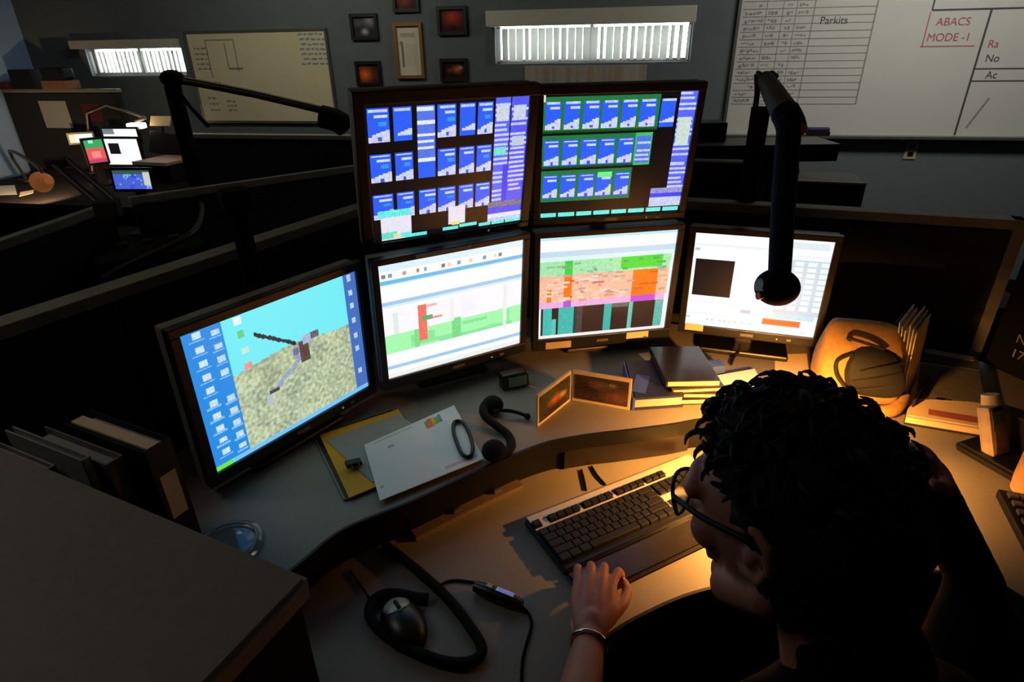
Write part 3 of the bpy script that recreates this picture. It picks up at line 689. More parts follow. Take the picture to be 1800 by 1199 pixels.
o = MB().tube([at(x, y, zc) for x, y in ((916, 1064), (930, 1080), (934, 1100), (926, 1130), (918, 1165), (917, 1215))], .0026, 6).build('switch_cable', 'softblack', smooth=True)
tag(o, 'thin cable running down the desk from the in-line switch towards the user', 'cable')
p0, p1 = at(838, 1032, ZL + .013), at(912, 1062, ZL + .013)
sw = thing('push_to_talk_switch', 'black in-line cord switch with a shiny top beside the keyboard', 'switch', (p0.x, p0.y, ZL), math.atan2((p1 - p0).y, (p1 - p0).x))
Ls = (p1 - p0).length
MB().tube([(-.004, 0, .0135), (Ls * .3, 0, .0135), (Ls * .75, 0, .0135), (Ls + .006, 0, .0135)], [.0095, .0135, .013, .009], 16).build('switch_body', 'blackplastic', sw, True, world=False)
MB().box((Ls * .68, .002, .0262), (.036, .010, .003), bev=.001).build('shiny_button', 'chrome', sw, world=False)
MB().box((Ls * .30, .003, .0262), (.011, .009, .003), bev=.001).build('label_patch', 'silver', sw, world=False)
# clipboard and papers
def q4(z, *pp): return [at(x, y, z) for x, y in pp]
z = ZU + .0008
o = thing('clipboard', 'black clipboard with pale edges under the yellow folder', 'clipboard', at(610, 830, ZU))
flat('board_sheet', 'edge', q4(z, (606, 879), (742, 824), (690, 722), (552, 768)), .003, o)
b = MB(); c = q4(z + .002, (606, 879), (742, 824), (690, 722), (552, 768))
b.tube([c[1], c[0], c[3]], .0022, 6, sub=1); b.build('metal_rim', 'greymetal', o)
tag(flat('yellow_folder', 'manila', q4(z + .004, (614, 877), (760, 816), (700, 721), (562, 766)), .003, None), 'yellow manila folder beneath the loose white papers', 'folder')
tag(flat('paper_sheet', 'papergrey', q4(z + .0075, (655, 848), (790, 790), (700, 729), (572, 774)), .001, None), 'grey printed sheet with faint lines, left under the white page', 'paper')
L2 = q4(z + .009, (668, 881), (851, 807), (798, 713), (640, 783))
t = thing('paper_sheet', 'large white page with a small rainbow logo, on top of the papers', 'paper', at(740, 810, ZU))
ps = Sheet(64, 48, (222, 226, 226)); 
ps.r(.62, .06, .66, .2, (150, 150, 90), 20).r(.66, .05, .7, .2, (230, 120, 60), 12).r(.7, .05, .74, .2, (236, 190, 60), 12).r(.74, .06, .78, .19, (120, 180, 90), 12).r(.78, .05, .82, .18, (90, 150, 200), 12)
ps.r(.62, .9, .96, .93, (200, 180, 184), 6).r(.1, .05, .5, .07, (190, 192, 192), 6).r(.2, .2, .26, .24, (170, 174, 176), 10).r(.03, .8, .06, .84, (170, 174, 176), 10)
Lm = WM(t).inverted(); flat('page', 'paper', L2, .001, t)
ps.build('print', M['print'], t, 0, 0, frame=lambda u, v: Lm @ ((L2[3].lerp(L2[2], u)).lerp(L2[0].lerp(L2[1], u), v) + V((0, 0, .0013))))
t = thing('binder_clip', 'black binder clip on the left edge of the papers', 'clip', at(622, 818, ZU + .012), .5)
MB().box((0, 0, .006), (.034, .02, .010), RY(.1), .003).build('clip_body', 'edge', t, world=False)
MB().tube([(-.008, -.008, .009), (-.006, -.026, .013), (.006, -.026, .013), (.008, -.008, .009)], .0014, 6).build('wire_handle', 'edge', t, world=False)
zz = ZU + .0165
lp = [(799, 742), (812, 742), (824, 760), (831, 785), (826, 802), (813, 799), (803, 778), (797, 757)]
o = MB().tube([at(x, y, zz) for x, y in lp], .0045, 8, closed=True).build('elastic_band', 'edge', smooth=True); tag(o, 'black oval band lying on the right side of the white page', 'band')
# headset
h = thing('telephone_headset', 'black headset lying on the desk right of the papers', 'headset', at(880, 770, ZU))
hb = [(868, 704), (852, 712), (852, 730), (872, 748), (893, 765), (898, 785), (880, 800), (862, 796)]
MB().tube([at(x, y, ZU + .013 + .012 * math.sin(k)) for k, (x, y) in enumerate(hb)], .011, 10, flat=.7).build('headband', 'softblack', h, True)
for x, y in ((866, 712), (868, 792)): MB().ball(at(x, y, ZU + .021), (.027, .027, .02), rot=RX(.3)).build('ear_cup', 'softblack', h, True)
MB().tube([at(868, 722, ZU + .026), at(893, 722, ZU + .02), at(915, 727, ZU + .012), at(928, 733, ZU + .009)], .0045, 8).ball(at(927, 732, ZU + .009), .008, 12, 8).build('microphone_boom', 'softblack', h, True)
# small dark box below the monitors
p = at(908, 684, ZU); t = thing('desk_clock', 'small dark box with a grey face below the lower monitors', 'clock', p, .35)
MB().box((0, .02, .0215), (.075, .035, .042), RX(-.12), .004).build('case', 'blackplastic', t, world=False)
MB().box((.004, .0, .0225), (.05, .002, .026), RX(-.12)).build('face', 'lcd', t, world=False)
# folding photo frame
F0, FL, FR = at(1004, 704, ZU), at(945, 752, ZU), at(1108, 722, ZU)
t = thing('photo_frame', 'folding double photo frame standing open on the lit desk', 'photo frame', F0)
for nm, a, bq, sh in (('left_leaf', FL, F0, blob_sheet((66, 60, 46), [(.5, .55, .3, (240, 120, 40)), (.75, .55, .18, (200, 180, 160)), (.3, .2, .3, (60, 74, 56)), (.5, .95, .5, (40, 30, 26))], 20)), ('right_leaf', F0, FR, blob_sheet((58, 46, 46), [(.2, .5, .3, (40, 34, 32)), (.45, .3, .25, (104, 84, 80)), (.7, .25, .12, (120, 116, 110)), (.8, .7, .4, (110, 66, 50))], 20, 10))):
    d = (bq - a).normalized(); L = (bq - a).length; n = V((d.y, -d.x, 0)); H = .088
    leaf = MB().box((a + bq) / 2 + V((0, 0, H / 2)) - n * .004, (L - .004, .006, H), RZ(math.atan2(d.y, d.x)), .001).build(nm, 'papertan', t)
    Lw = WM(t).inverted()
    ph = sh.build('photo', M['glossprint'], t, 0, 0, frame=lambda u, v: Lw @ (a + d * (.008 + (L - .016) * u) + V((0, 0, H - .009 - (H - .018) * v)) + n * .0004)); ph.parent = leaf
# blue binder, notebooks, papers under the right monitors
t = thing('ring_binder', 'blue binder lying left of the dark notebook stack', 'binder', at(1140, 720, ZU), .12)
q = q4(ZU, (1113, 722), (1200, 716), (1172, 652), (1096, 655))
c0b = sum(q, V()) / 4
MB().prism([(p.x, p.y) for p in q], ZU + .0005, ZU + .006).prism([(p.x, p.y) for p in q], ZU + .03, ZU + .036).build('cover', 'navy', t)
qq = [c0b + (p - c0b) * .95 for p in q]; MB().prism([(p.x, p.y) for p in qq], ZU + .006, ZU + .03).build('page_block', 'papergrey', t)
d = (q[3] - q[0]); MB().box((q[0] + q[3]) / 2 + V((0, 0, .018)), (.006, d.length, .036), RZ(math.atan2(d.y, d.x) - PI / 2)).build('spine', 'blue', t)
MB().box((q[0] * .8 + q[3] * .2 + q[1] * .0) + V((.028, .03, .0368)), (.035, .09, .0012), RZ(-.35)).build('label_strip', 'blue', t)
nb = at(1222, 712, ZU)
for k, (dx, dy, a, th) in enumerate(((.0, .0, .02, .016), (-.008, .004, -.05, .014), (.002, .006, .06, .013), (-.006, .012, .0, .018))):
    z0 = ZU + .0005 + sum((.016, .014, .013, .018)[:k]) + .0004 * k
    t = thing('notebook', ['dark notebook at the bottom of the stack by the blue binder', 'dark notebook second from the bottom of the stack', 'dark notebook directly under the top one in the stack', 'glossy dark notebook on top of the stack by the blue binder'][k], 'notebook', (nb.x - .002 + dx, nb.y + .095 + dy, z0), a, 'dark notebooks stacked under the monitors')
    MB().box((0, 0, .0012), (.135, .19, .0024), bev=.0008).box((0, 0, th - .0012), (.135, .19, .0024), bev=.0008).box((-.0665, 0, th / 2), (.003, .19, th), bev=.0008).build('cover', 'notebook', t, world=False)
    MB().box((.002, 0, th / 2), (.128, .184, th - .005)).build('page_block', 'pagesedge', t, world=False)
tag(flat('paper_sheet', 'papercream', q4(ZU + .0006, (1150, 650), (1240, 640), (1212, 612), (1122, 622)), .001, None), 'cream sheet poking out behind the dark notebook stack', 'paper')
tag(MB().box(at(1256, 655, ZU) + V((0, 0, .0155)), (.04, .04, .03), RZ(.2), .003).build('sticky_note_block', 'blue'), 'small pale blue block right of the notebook stack', 'note block')
tag(flat('paper_sheet', 'paper', q4(ZU + .0006, (1268, 700), (1345, 690), (1325, 655), (1250, 668)), .012, None), 'white paper pad half hidden by the person\'s hair', 'paper')
tag(flat('paper_sheet', 'papercream', q4(ZU + .0006, (1362, 672), (1424, 672), (1418, 622), (1362, 624)), .0012, None), 'cream sheet left of the tan bag', 'paper')
tag(MB().tube([at(1285, 640, ZU + .004), at(1290, 628, ZU + .006), at(1298, 618, ZU + .02), at(1300, 606, ZU + .05)], .004, 8).build('monitor_cable', 'softblack', smooth=True), 'short black cable hanging below the far right monitor', 'cable')
# tan bag
bc = at(1512, 728, ZU); bc.z += .005; bg = thing('canvas_bag', 'tan canvas bag with a black mesh pocket on the desk', 'bag', bc, -.30)
def loft(rings, n=24):
    b = MB(); R = []
    for (cx, cy, z, rx, ry, pw) in rings:
        r = []
        for j in range(n):
            a = 2 * PI * j / n; ca, sa = math.cos(a), math.sin(a)
            f = lambda v: math.copysign(abs(v) ** pw, v)
            nz = 1 + .15 * noise.noise(V((ca * 2.2 + cx * 40, sa * 2.2, z * 22))) + .06 * noise.noise(V((ca * 6, sa * 6, z * 50)))
            r.append(b.bm.verts.new((cx + rx * f(ca) * nz, cy + ry * f(sa) * nz, z)))
        R.append(r)
    for A, B in zip(R, R[1:]):
        for j in range(n): b.bm.faces.new((A[j], A[(j + 1) % n], B[(j + 1) % n], B[j]))
    b.bm.faces.new(R[0][::-1]); b.bm.faces.new(R[-1]); return b
loft([(-.005, .085, .0, .085, .06, .6), (-.005, .085, .03, .102, .075, .6), (-.008, .085, .08, .105, .078, .65), (-.012, .088, .13, .095, .068, .7), (-.012, .092, .165, .088, .05, .6), (-.018, .095, .192, .074, .024, .55), (-.02, .096, .2, .06, .010, .6)]).build('bag_body', 'bagtan', bg, True, world=False, sub=1)
loft([(.018, .028, .035, .05, .02, .7), (.018, .024, .06, .066, .026, .7), (.012, .022, .1, .068, .026, .7), (.006, .03, .14, .055, .024, .7), (.0, .045, .16, .03, .015, .8)]).build('mesh_pocket', 'bagblack', bg, True, world=False, sub=1)
MB().tube([(-.045, .02, .145), (-.075, .012, .125), (-.07, .004, .09), (-.035, -.004, .05), (-.02, -.004, .03)], .006, 8, flat=.6).build('strap', 'bagblack', bg, True, world=False)
MB().tube([(-.05, .05, .165), (-.055, .03, .178), (-.015, .022, .172), (.02, .03, .16)], .006, 8, flat=.6).build('strap', 'bagblack', bg, True, world=False)
for k in range(3): MB().tube([(-.045 + .01 * k, .0, .055 + .028 * k), (.015, -.006, .075 + .028 * k), (.062, .006, .09 + .026 * k)], .004, 6, flat=.5).build('piping', 'bagtan' if k == 3 else 'darkmetal', bg, True, world=False)
MB().tube([(-.1, .06, .02), (-.03, -.005, .012), (.06, .0, .014), (.1, .06, .024)], .016, 8).build('base_roll', 'bagtan', bg, True, world=False)
# upright papers in an organiser
po = at(1604, 702, ZU); pg = thing('paper_bundle', 'upright bundle of white papers standing right of the tan bag', 'papers', po, .80)
for k in range(6): MB().box((.0 , .02 + .006 * k, .105 + .004 * (k % 3)), (.13, .0022, .20 + .008 * (k % 3)), RX(-.06 - .015 * k) @ RY(-.05)).build('page', 'paper' if k % 2 else 'papercream', pg, world=False)
MB().box((.0, .068, .10), (.14, .004, .19), RX(-.12)).box((0, .03, .004), (.15, .09, .008)).box((0, -.012, .02), (.15, .004, .04)).build('holder', 'edge', pg, world=False)
# binder and sheets on the right
q = q4(ZU, (1588, 746), (1742, 772), (1712, 640), (1612, 622))
t = thing('ring_binder', 'open flat stack with a green back edge by the right partition', 'binder', at(1660, 700, ZU), -.3)
MB().prism([(p.x, p.y) for p in q], ZU + .0005, ZU + .004).build('cover', 'notebook', t)
cq = sum(q, V()) / 4; qq = [cq + (p - cq) * .98 for p in q]
MB().prism([(p.x, p.y) for p in qq], ZU + .004, ZU + .018).build('page_block', 'papercream', t)
g = lambda u, v, z: qq[0].lerp(qq[1], u).lerp(qq[3].lerp(qq[2], u), v) + V((0, 0, z))
MB().slabq([g(0, .78, .022), g(1, .80, .022), g(1, 1, .022), g(0, 1, .022)], .0038).build('green_divider', mat('dark green card', (58, 66, 40), .7), t)
MB().slabq([g(.1, .93, .0235), g(.95, .93, .0235), g(.95, 1, .0235), g(.1, 1, .0235)], .0015).build('pale_tab', 'papergrey', t)
tag(MB().slabq([g(.08, .24, .0206), g(.98, .33, .0206), g(1, .78, .0206), g(.06, .76, .0206)], .002).build('paper_sheet', mat('grey form', (96, 96, 92), .8)), 'dark grey sheet lying across the binder on the right', 'paper')
t = thing('paper_sheet', 'cream page with a red stripe nearest the cordless phone', 'paper', g(.5, .2, .02))
MB().slabq([g(.02, .02, .0206), g(.99, .02, .0206), g(.99, .32, .0206), g(.3, .30, .0206), g(.02, .14, .0206)][:4], .002).build('page', 'papercream', t)
MB().slabq([g(.25, .06, .0212), g(.99, .055, .0212), g(.99, .13, .0212), g(.25, .13, .0212)], .0005).build('red_stripe', mat('faded red stripe', (172, 92, 84), .8), t)
# cordless phone
p = at(1762, 812, ZU); ph = thing('cordless_phone', 'silver cordless handset standing in a black charger', 'phone', p, .35)
b = MB(); b.prism([(-.055, -.06), (.06, -.06), (.06, .07), (-.055, .07)], .0005, .022); bmesh.ops.bevel(b.bm, geom=list(b.bm.edges), offset=.006, segments=2, affect='EDGES'); b.build('charger_base', 'edge', ph, world=False)
MB().box((.0, -.061, .012), (.105, .003, .004)).build('chrome_edge', 'greymetal', ph, world=False)
MB().box((.06, .03, .045), (.05, .08, .09), RX(-.2), .006).build('charger_back', 'edge', ph, world=False)
hr = RX(-.42)
hs = MB().box(V((-.012, .012, .02)) + hr @ V((0, 0, .05)), (.054, .028, .108), hr, .008).build('handset', 'cordless', ph, world=False)
for nm, zz2, sx, sz, m in (('display', .074, .038, .022, 'lcd'), ('keypad', .034, .036, .036, 'cordless'), ('ear_piece', .096, .028, .009, 'edge')):
    o = MB().box(V((-.012, .012, .02)) + hr @ V((0, -.0135, zz2)), (sx, .002, sz), hr, .0006).build(nm, m, ph, world=False)
MB().tube([V((-.002, .018, .02)) + hr @ V((0, 0, .10)), V((-.002, .018, .02)) + hr @ V((0, 0, .122))], [.018, .016], 14, sub=1).build('antenna', 'papercream', ph, True, world=False)
# mug and second keyboard at the right edge
p = at(1812, 882, ZU); p.x += .02; p.y += .02; mg = thing('coffee_mug', 'tan mug cut off by the right edge behind the second keyboard', 'mug', p)
MB().lathe([(.030, .0005), (.038, .004), (.040, .03), (.040, .088), (.037, .088), (.036, .01), (.004, .008)]).build('mug_body', 'ceramic', mg, True, world=False)
MB().tube([(.0385, 0, .072), (.062, 0, .068), (.065, 0, .04), (.0385, 0, .024)], .0055, 8).build('mug_handle', 'ceramic', mg, True, world=False)
a, b2 = at(1748, 872, ZU), at(1800, 975, ZU); kd = (a - b2).normalized(); ka = math.atan2(kd.y, kd.x) - PI / 2
k2 = thing('computer_keyboard', 'second black keyboard cut off by the right edge', 'keyboard', b2, ka)
lk = (a - b2).length
MB().box((.22, lk / 2, .010), (.44, lk, .019), bev=.004).build('keyboard_case', 'edge', k2, world=False)
km2 = None
for r in range(6):
    for c in range(16):
        p = (.018 + .0195 * c, .014 + r * (lk - .03) / 5.2, .0195)
        if km2 is None: km2 = MB().box((0, 0, .0035), (.017, .0145, .007), bev=.002).build('key', mat('glint tinted keycap', (64, 66, 78), .3), k2, world=False); o = km2  # black keys, their bluish glints put into the base colour
        else: o = km2.copy(); col.objects.link(o); o.parent = k2
        o.location = p
# clear dish and books at left
p = at(402, 962, ZU); cl = thing('plastic_lid', 'clear round plastic lid beside the near cabinet', 'lid', p)
MB().lathe([(.058, .0005), (.062, .004), (.060, .010), (.054, .012), (.05, .007), (.01, .007)], n=40).build('lid_disc', 'clear', cl, True, world=False)
MB().tube([(.05 * math.cos(k * PI / 8), .05 * math.sin(k * PI / 8), .0125) for k in range(16)], .002, 6, closed=True).build('raised_rim', 'papergrey', cl, True, world=False)
def upright(name, lbl, c, yaw, w, d, hgt, m, label=None, lean=0., group=None):
    t = thing(name, lbl, 'binder' if name == 'ring_binder' else 'folder', c, yaw, group); R = RX(lean)
    f = lambda p: R @ V(p)
    for s in (-1, 1): MB().box(f((0, s * (w / 2 - .0015), hgt / 2 + .001)), (d, .003, hgt), R, .0008).build('cover', m, t, world=False)
    MB().box(f((0, 0, hgt / 2 - .003)), (d - .02, w - .007, hgt - .016), R).build('page_block', 'papergrey' if name == 'ring_binder' else 'paper', t, world=False)
    MB().box(f((d / 2 - .0015, 0, hgt / 2 + .001)), (.003, w, hgt), R, .0008).build('spine', m, t, world=False)
    if label: MB().box(f((d / 2 + .0004, 0, label)), (.001, w * .6, .085), R).build('spine_label', 'papertan', t, world=False)
    return t
ya = math.atan2(-.428, .904); sx = V((.904, -.428, 0))
def spine_at(px, py, z, d): p = at(px, py, z); p.z = ZU + .0005; return p - sx * d / 2
nn = V((.428, .904, 0))
def stack(a, n, d=.2): return c0 + e1 * (a + d / 2) + nn * n + V((0, 0, ZU + .0005))
bb = upright('ring_binder', 'black binder with a white spine label beside the near cabinet', stack(.405, .108), ya, .046, .2, .262, 'edge', .165)
MB().box((-.0, -.004, .2605), (.19, .02, .004)).build('page_tops', 'papercream', bb, world=False)
upright('ring_binder', 'grey spined binder standing between the labelled binder and the pale folders', stack(.449, .064), ya, .028, .2, .25, 'purplegrey')
upright('folder', 'pale folder pressed against the grey spined binder', stack(.475, .040), ya, .014, .2, .262, 'papergrey')
upright('folder', 'low pale folder nearest the near cabinet, left end of the binder row', stack(.547, .023), ya, .012, .2, .235, 'papergrey')
# ------------------------------------------------------------------ microphone on its boom arm
mA = dep(1332, 300, 1.665); mT = dep(1338, 188, 1.665)
mA.z = ZU
mA.x, mA.y = mT.x, mT.y
mk = thing('microphone', 'black foam ball microphone on a jointed boom arm before the far right monitor', 'microphone', mA)
MB().cyl(mA, mT, .026, n=18).build('pole', 'softblack', mk, True)
MB().lathe([(.06, .0005), (.06, .012), (.03, .02), (.026, .05)], mA).build('clamp_base', 'darkmetal', mk, True)
J = dep(1346, 140, 1.62)
for sx_ in (-.018, .018): MB().tube([mT + V((sx_, 0, -.06)), mT + V((sx_, -.004, .03)), J + V((sx_, .02, .012)), J + V((sx_, -.02, .008))], .008, 8).build('joint_bracket', 'blackplastic', mk, True)
K = dep(1388, 214, 1.10)
MB().tube([J + V((0, 0, .0)), J.lerp(K, .5), K], [.022, .025, .0255], 16, sub=3).build('upper_arm', mat('matte olive grey tube', (62, 58, 50), .75, spec=.2), mk, True)
MB().tube([K + V((0, .024, .012)), K, K + V((0, -.018, -.016))], .026, 14, sub=3).build('elbow_joint', 'softblack', mk, True)
Mc = dep(1366, 505, .95)
MB().tube([K, K.lerp(Mc, .5), Mc + V((0, 0, .02))], [.022, .020, .017], 16, sub=3).build('lower_arm', 'softblack', mk, True)
MB().ball(Mc, (.0345, .0345, .029), 28, 18).build('foam_ball', 'softblack', mk, True)
MB().cyl(Mc + V((-.028, -.012, .008)), Mc + V((-.036, -.014, .010)), .010).build('silver_ring', 'greymetal', mk, True)
MB().cyl(Mc + V((-.029, -.014, -.008)), Mc + V((-.0355, -.016, -.008)), .006).build('red_dot', 'redplastic', mk, True)
pp = at(405, 445, 1.22); pp = pp + nl * .06
t = thing('boom_pole', 'black pole rising in front of the left partition above the helicopter monitor', 'pole', (pp.x, pp.y, ZU))
MB().cyl((pp.x, pp.y, ZU), (pp.x, pp.y, 1.345), .021).build('pole_tube', 'softblack', t, True)
MB().lathe([(.05, .0005), (.05, .012), (.03, .02)], (pp.x, pp.y, ZU)).build('base_plate', 'softblack', t, True)
MB().box((pp.x, pp.y, 1.35), (.06, .06, .05), RZ(.5), .008).build('clamp_head', 'softblack', t)
# ------------------------------------------------------------------ desk lamp behind the person's head
lx, ly = .665, 1.0
lm = thing('desk_lamp', 'small warm desk lamp hidden behind the person\'s head', 'lamp', (lx, ly, ZU))
LB = V((.592, .968, 1.0)); LA = V((.03, .38, -1.0)).normalized(); LR = V((0, 0, -1)).rotation_difference(LA).to_matrix()
MB().lathe([(.04, .0005), (.042, .008), (.036, .014), (.006, .018)], (lx, ly, ZU)).build('lamp_base', 'edge', lm, True)
MB().tube([(lx, ly, ZU + .014), (lx + .004, ly, .95), LB - LA * .045 + V((.012, 0, 0)), LB - LA * .026], .0055, 8).build('lamp_stem', 'greymetal', lm, True)
MB().ball(LB, .02, 24, 16).build('lamp_globe', 'bulb', lm, True)
MB().lathe([(.052, -.024), (.047, .004), (.032, .022), (.008, .028), (.007, .0265), (.030, .020), (.045, .002), (.0505, -.0245)], LB, rot=LR, caps=False).build('lamp_shade', 'darkmetal', lm, True)
# ------------------------------------------------------------------ neighbouring workstations behind
def slab_on(name, lbl, cat, px, m, th, z):
    return tag(flat(name, m, [at(x, y, z) for x, y in px], th, None), lbl, cat)
p2a, p2b = V((-1.25, 1.975, 0)), V((-.615, 2.51, 0)); d2 = (p2b - p2a).normalized()
partition('dark partition with a thin grey cap behind the long left one', p2a, p2b + d2 * .35, 1.22, (0, -1, 0), th=.02)
partition('short dark partition meeting the left corner behind the boom arm', V((-1.33, 1.30, 0)), V((-1.275, 1.90, 0)), 1.22, (1, 0, 0), th=.024)
partition('dark partition with a pale cap under the smaller whiteboard', wp(-1.72, 0, 1.25), wp(-.55, 0, 1.25), 1.20, WN)
partition('brown grey wall side partition with a pinned sheet at the far left', wp(-4.0, 0, .35), wp(-2.95, 0, .35), 1.40, WN)
fl = thing('workstation_desk', 'far desk carrying the bright screens on the left', 'desk', (-2.6, 4.2, 0))
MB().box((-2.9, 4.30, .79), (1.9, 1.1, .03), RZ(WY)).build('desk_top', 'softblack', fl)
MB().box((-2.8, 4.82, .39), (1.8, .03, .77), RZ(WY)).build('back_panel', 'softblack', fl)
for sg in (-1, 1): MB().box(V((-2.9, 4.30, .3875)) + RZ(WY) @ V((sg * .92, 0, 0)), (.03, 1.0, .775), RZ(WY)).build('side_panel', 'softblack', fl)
def small_mon(lbl, px, py, k, w, h, yaw, tilt, sheet, zbase=None, sm=None, off=False):
    c = dep(px, py, k); t = thing('computer_monitor', lbl, 'monitor', mtx=Matrix.Translation(c) @ (RZ(math.radians(yaw)) @ RX(-math.radians(tilt))).to_4x4())
    MB().box((0, .012, 0), (w + .03, .022, h + .03), bev=.003).box((0, .035, 0), (w * .7, .03, h * .7), bev=.006).build('bezel', 'bezel', t, world=False)
    if sheet: sheet.build('screen', sm or SCREEN, t, w, h, y=-.0005)
    else: MB().box((0, -.0002, 0), (w, .001, h)).build('screen', mat('dark glass', (10, 10, 12), .15), t, world=False)
    if zbase is not None:
        b = WM(t) @ V((0, .045, -h * .1))
        MB().box((b.x, b.y, (b.z + zbase) / 2), (.045, .03, b.z - zbase), RZ(math.radians(yaw))).build('stand_neck', 'edge', t)
        MB().box((b.x, b.y, zbase + .008), (.2, .15, .015), RZ(math.radians(yaw)), .003).build('stand_base', 'edge', t)
    return t
wsht = Sheet(16, 12, (250, 252, 255)); wsht.r(.1, .15, .42, .6, (18, 16, 18))
small_mon('far left bright white screen with a black square', 216, 267, 4.35, .27, .18, -8, 0, wsht, .806)
wsh2 = Sheet(12, 8, (250, 252, 255)); wsh2.r(0, 0, .3, .4, (120, 130, 140))
small_mon('far left upper white screen above the black square one', 212, 239, 4.5, .28, .10, -8, 0, wsh2)
rg = Sheet(8, 14, (236, 90, 84)); rg.r(0, 0, 1, .35, (60, 170, 100)).r(.2, 0, .5, .15, (170, 240, 220)).r(.3, .5, .7, .8, (255, 140, 140)).r(0, .85, 1, 1, (190, 70, 110))
small_mon('far left narrow screen glowing green over red', 168, 266, 4.12, .11, .15, 46, 0, rg, .806)
pb = Sheet(8, 4, (196, 226, 246)); pb.r(0, 0, .3, 1, (90, 100, 110))
small_mon('tiny pale blue screen left of the green and red one', 143, 243, 4.55, .15, .06, 30, 0, pb)
bl = Sheet(22, 10, (74, 98, 214)); 
for k in range(40): u, v = random.random(), random.random(); bl.r(u, v, u + .06, v + .12, random.choice([(120, 150, 230), (60, 80, 200), (90, 190, 170), (150, 170, 240)]), 10)
bl.r(0, 0, 1, .2, (60, 84, 84)).r(.8, .1, 1, .85, (200, 206, 196))
small_mon('blue screen low behind the boom arm on the left', 232, 316, 3.3, .21, .10, -4, 6, bl, .70)
fd = thing('workstation_desk', 'dark desk under the low blue screen on the left', 'desk', dep(232, 330, 3.4)); q = dep(232, 316, 3.35)
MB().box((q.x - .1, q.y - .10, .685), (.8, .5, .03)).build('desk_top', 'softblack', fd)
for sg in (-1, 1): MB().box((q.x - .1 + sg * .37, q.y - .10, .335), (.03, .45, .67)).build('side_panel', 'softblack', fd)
slab_on('paper_sheet', 'white sheet lit by the lamp at the far left edge', 'paper', [(-20, 344), (30, 342), (26, 326), (-20, 328)], 'paper', .002, .8062)
slab_on('paper_sheet', 'small cream sheet right of the lit white one at the far left', 'paper', [(34, 346), (58, 340), (60, 334), (36, 338)], 'papercream', .002, .8062)
dq = at(48, 318, .806)
t = thing('desk_lamp', 'task lamp with a warm lit copper head at the far left', 'lamp', (dq.x, dq.y, .806))
hd = at(80, 318, .95)
MB().cyl((dq.x, dq.y, .8062), (dq.x, dq.y, .82), .06).build('lamp_base', 'edge', t, True)
MB().tube([(dq.x, dq.y, .815), V((dq.x - .05, dq.y, 1.02)), hd.lerp(dq, .2) + V((0, 0, .10)), hd + V((0, 0, .03))], .011, 8, sub=3).build('lamp_arm', 'darkmetal', t, True)
hv = (at(16, 336, .82) - hd).normalized()
mb = MB().tube([hd - hv * .05, hd, hd + hv * .07], [.024, .045, .062], 18, sub=1); mb.bm.faces.ensure_lookup_table()
big = [f for f in mb.bm.faces if len(f.verts) > 4]; big.sort(key=lambda f: (f.calc_center_median() - hd).dot(hv)); bmesh.ops.delete(mb.bm, geom=[big[-1]], context='FACES_ONLY')
mb.build('lamp_head', mat('copper shade', (205, 128, 74), .5, emit=(190, 110, 56), es=.25), t, True, solid=.002)
MB().ball(hd + hv * .02, .024).build('bulb', 'bulb2', t, True)
t = thing('desk_lamp', 'far task lamp with a small glowing head above the white screens', 'lamp', dep(255, 285, 4.5)); t.location.z = .806
ft = dep(150, 262, 4.6); ft.z = .806
MB().cyl(ft, ft + V((0, 0, .012)), .06).build('lamp_base', 'edge', t, True)
MB().tube([ft + V((0, 0, .01)), dep(152, 200, 4.6), dep(186, 186, 4.6)], .010, 8, sub=1).build('lamp_arm', 'greymetal', t, True)
MB().tube([dep(186, 186, 4.6), dep(222, 196, 4.55), dep(256, 207, 4.5)], .010, 8, sub=1).build('lamp_arm', 'cap', t, True)
rq = dep(292, 279, 4.3); t2_ = thing('desk_riser', 'brown lit desk riser right of the bright white screens', 'riser', (rq.x, rq.y, .8065), WY - .1)
hz_ = rq.z - .8065
MB().box((0, 0, hz_ - .01), (.30, .3, .02), bev=.002).build('riser_top', 'wood', t2_, world=False)
for sg in (-1, 1): MB().box((sg * .14, 0, hz_ / 2 - .01), (.015, .26, hz_ - .02)).build('riser_side', 'softblack', t2_, world=False)
MB().box((.0, -.152, hz_ - .01), (.30, .006, .022)).build('front_edge', 'papergrey', t2_, world=False)
rq2 = dep(296, 250, 4.5); t3_ = thing('monitor_hood', 'dark slanted panel beside the far bright screens', 'panel', (rq2.x, rq2.y, rq.z + .001), WY)
MB().box((0, 0, .06), (.32, .02, .16), RX(-.3) @ RY(.12), .003).build('hood_panel', 'blackplastic', t3_, world=False)
hh = dep(240, 221, 4.5)
MB().tube([dep(256, 207, 4.5), hh + V((0, 0, .03))], .012, 8, sub=1).build('lamp_neck', 'cap', t, True)
MB().box(hh, (.12, .07, .04), bev=.012).build('lamp_head', 'bulb3', t)
slab_on('paper_sheet', 'cream sheet propped right of the far glowing lamp', 'paper', [(262, 216), (300, 220), (296, 206), (258, 204)], 'papercream', .004, 1.13) if False else None
b = MB().box(dep(282, 213, 4.55), (.17, .01, .075), RZ(WY) @ RX(-.5)); t = thing('document_holder', 'cream page on a stand right of the far glowing lamp', 'paper', dep(282, 213, 4.55)); b.build('page', 'papercream', t)
q = dep(282, 213, 4.57); MB().cyl((q.x, q.y, .806), (q.x, q.y, q.z), .008).build('stand_rod', 'edge', t)
MB().cyl((q.x, q.y, .806), (q.x, q.y, .815), .05).build('stand_foot', 'edge', t)
t = thing('paper_sheet', 'grey sheet pinned on the far left partition', 'paper', wp(-3.55, 1.2, .38))
MB().box(wp(-3.56, 1.215, .378), (.25, .003, .2), RZ(WY)).build('page', 'papergrey', t)
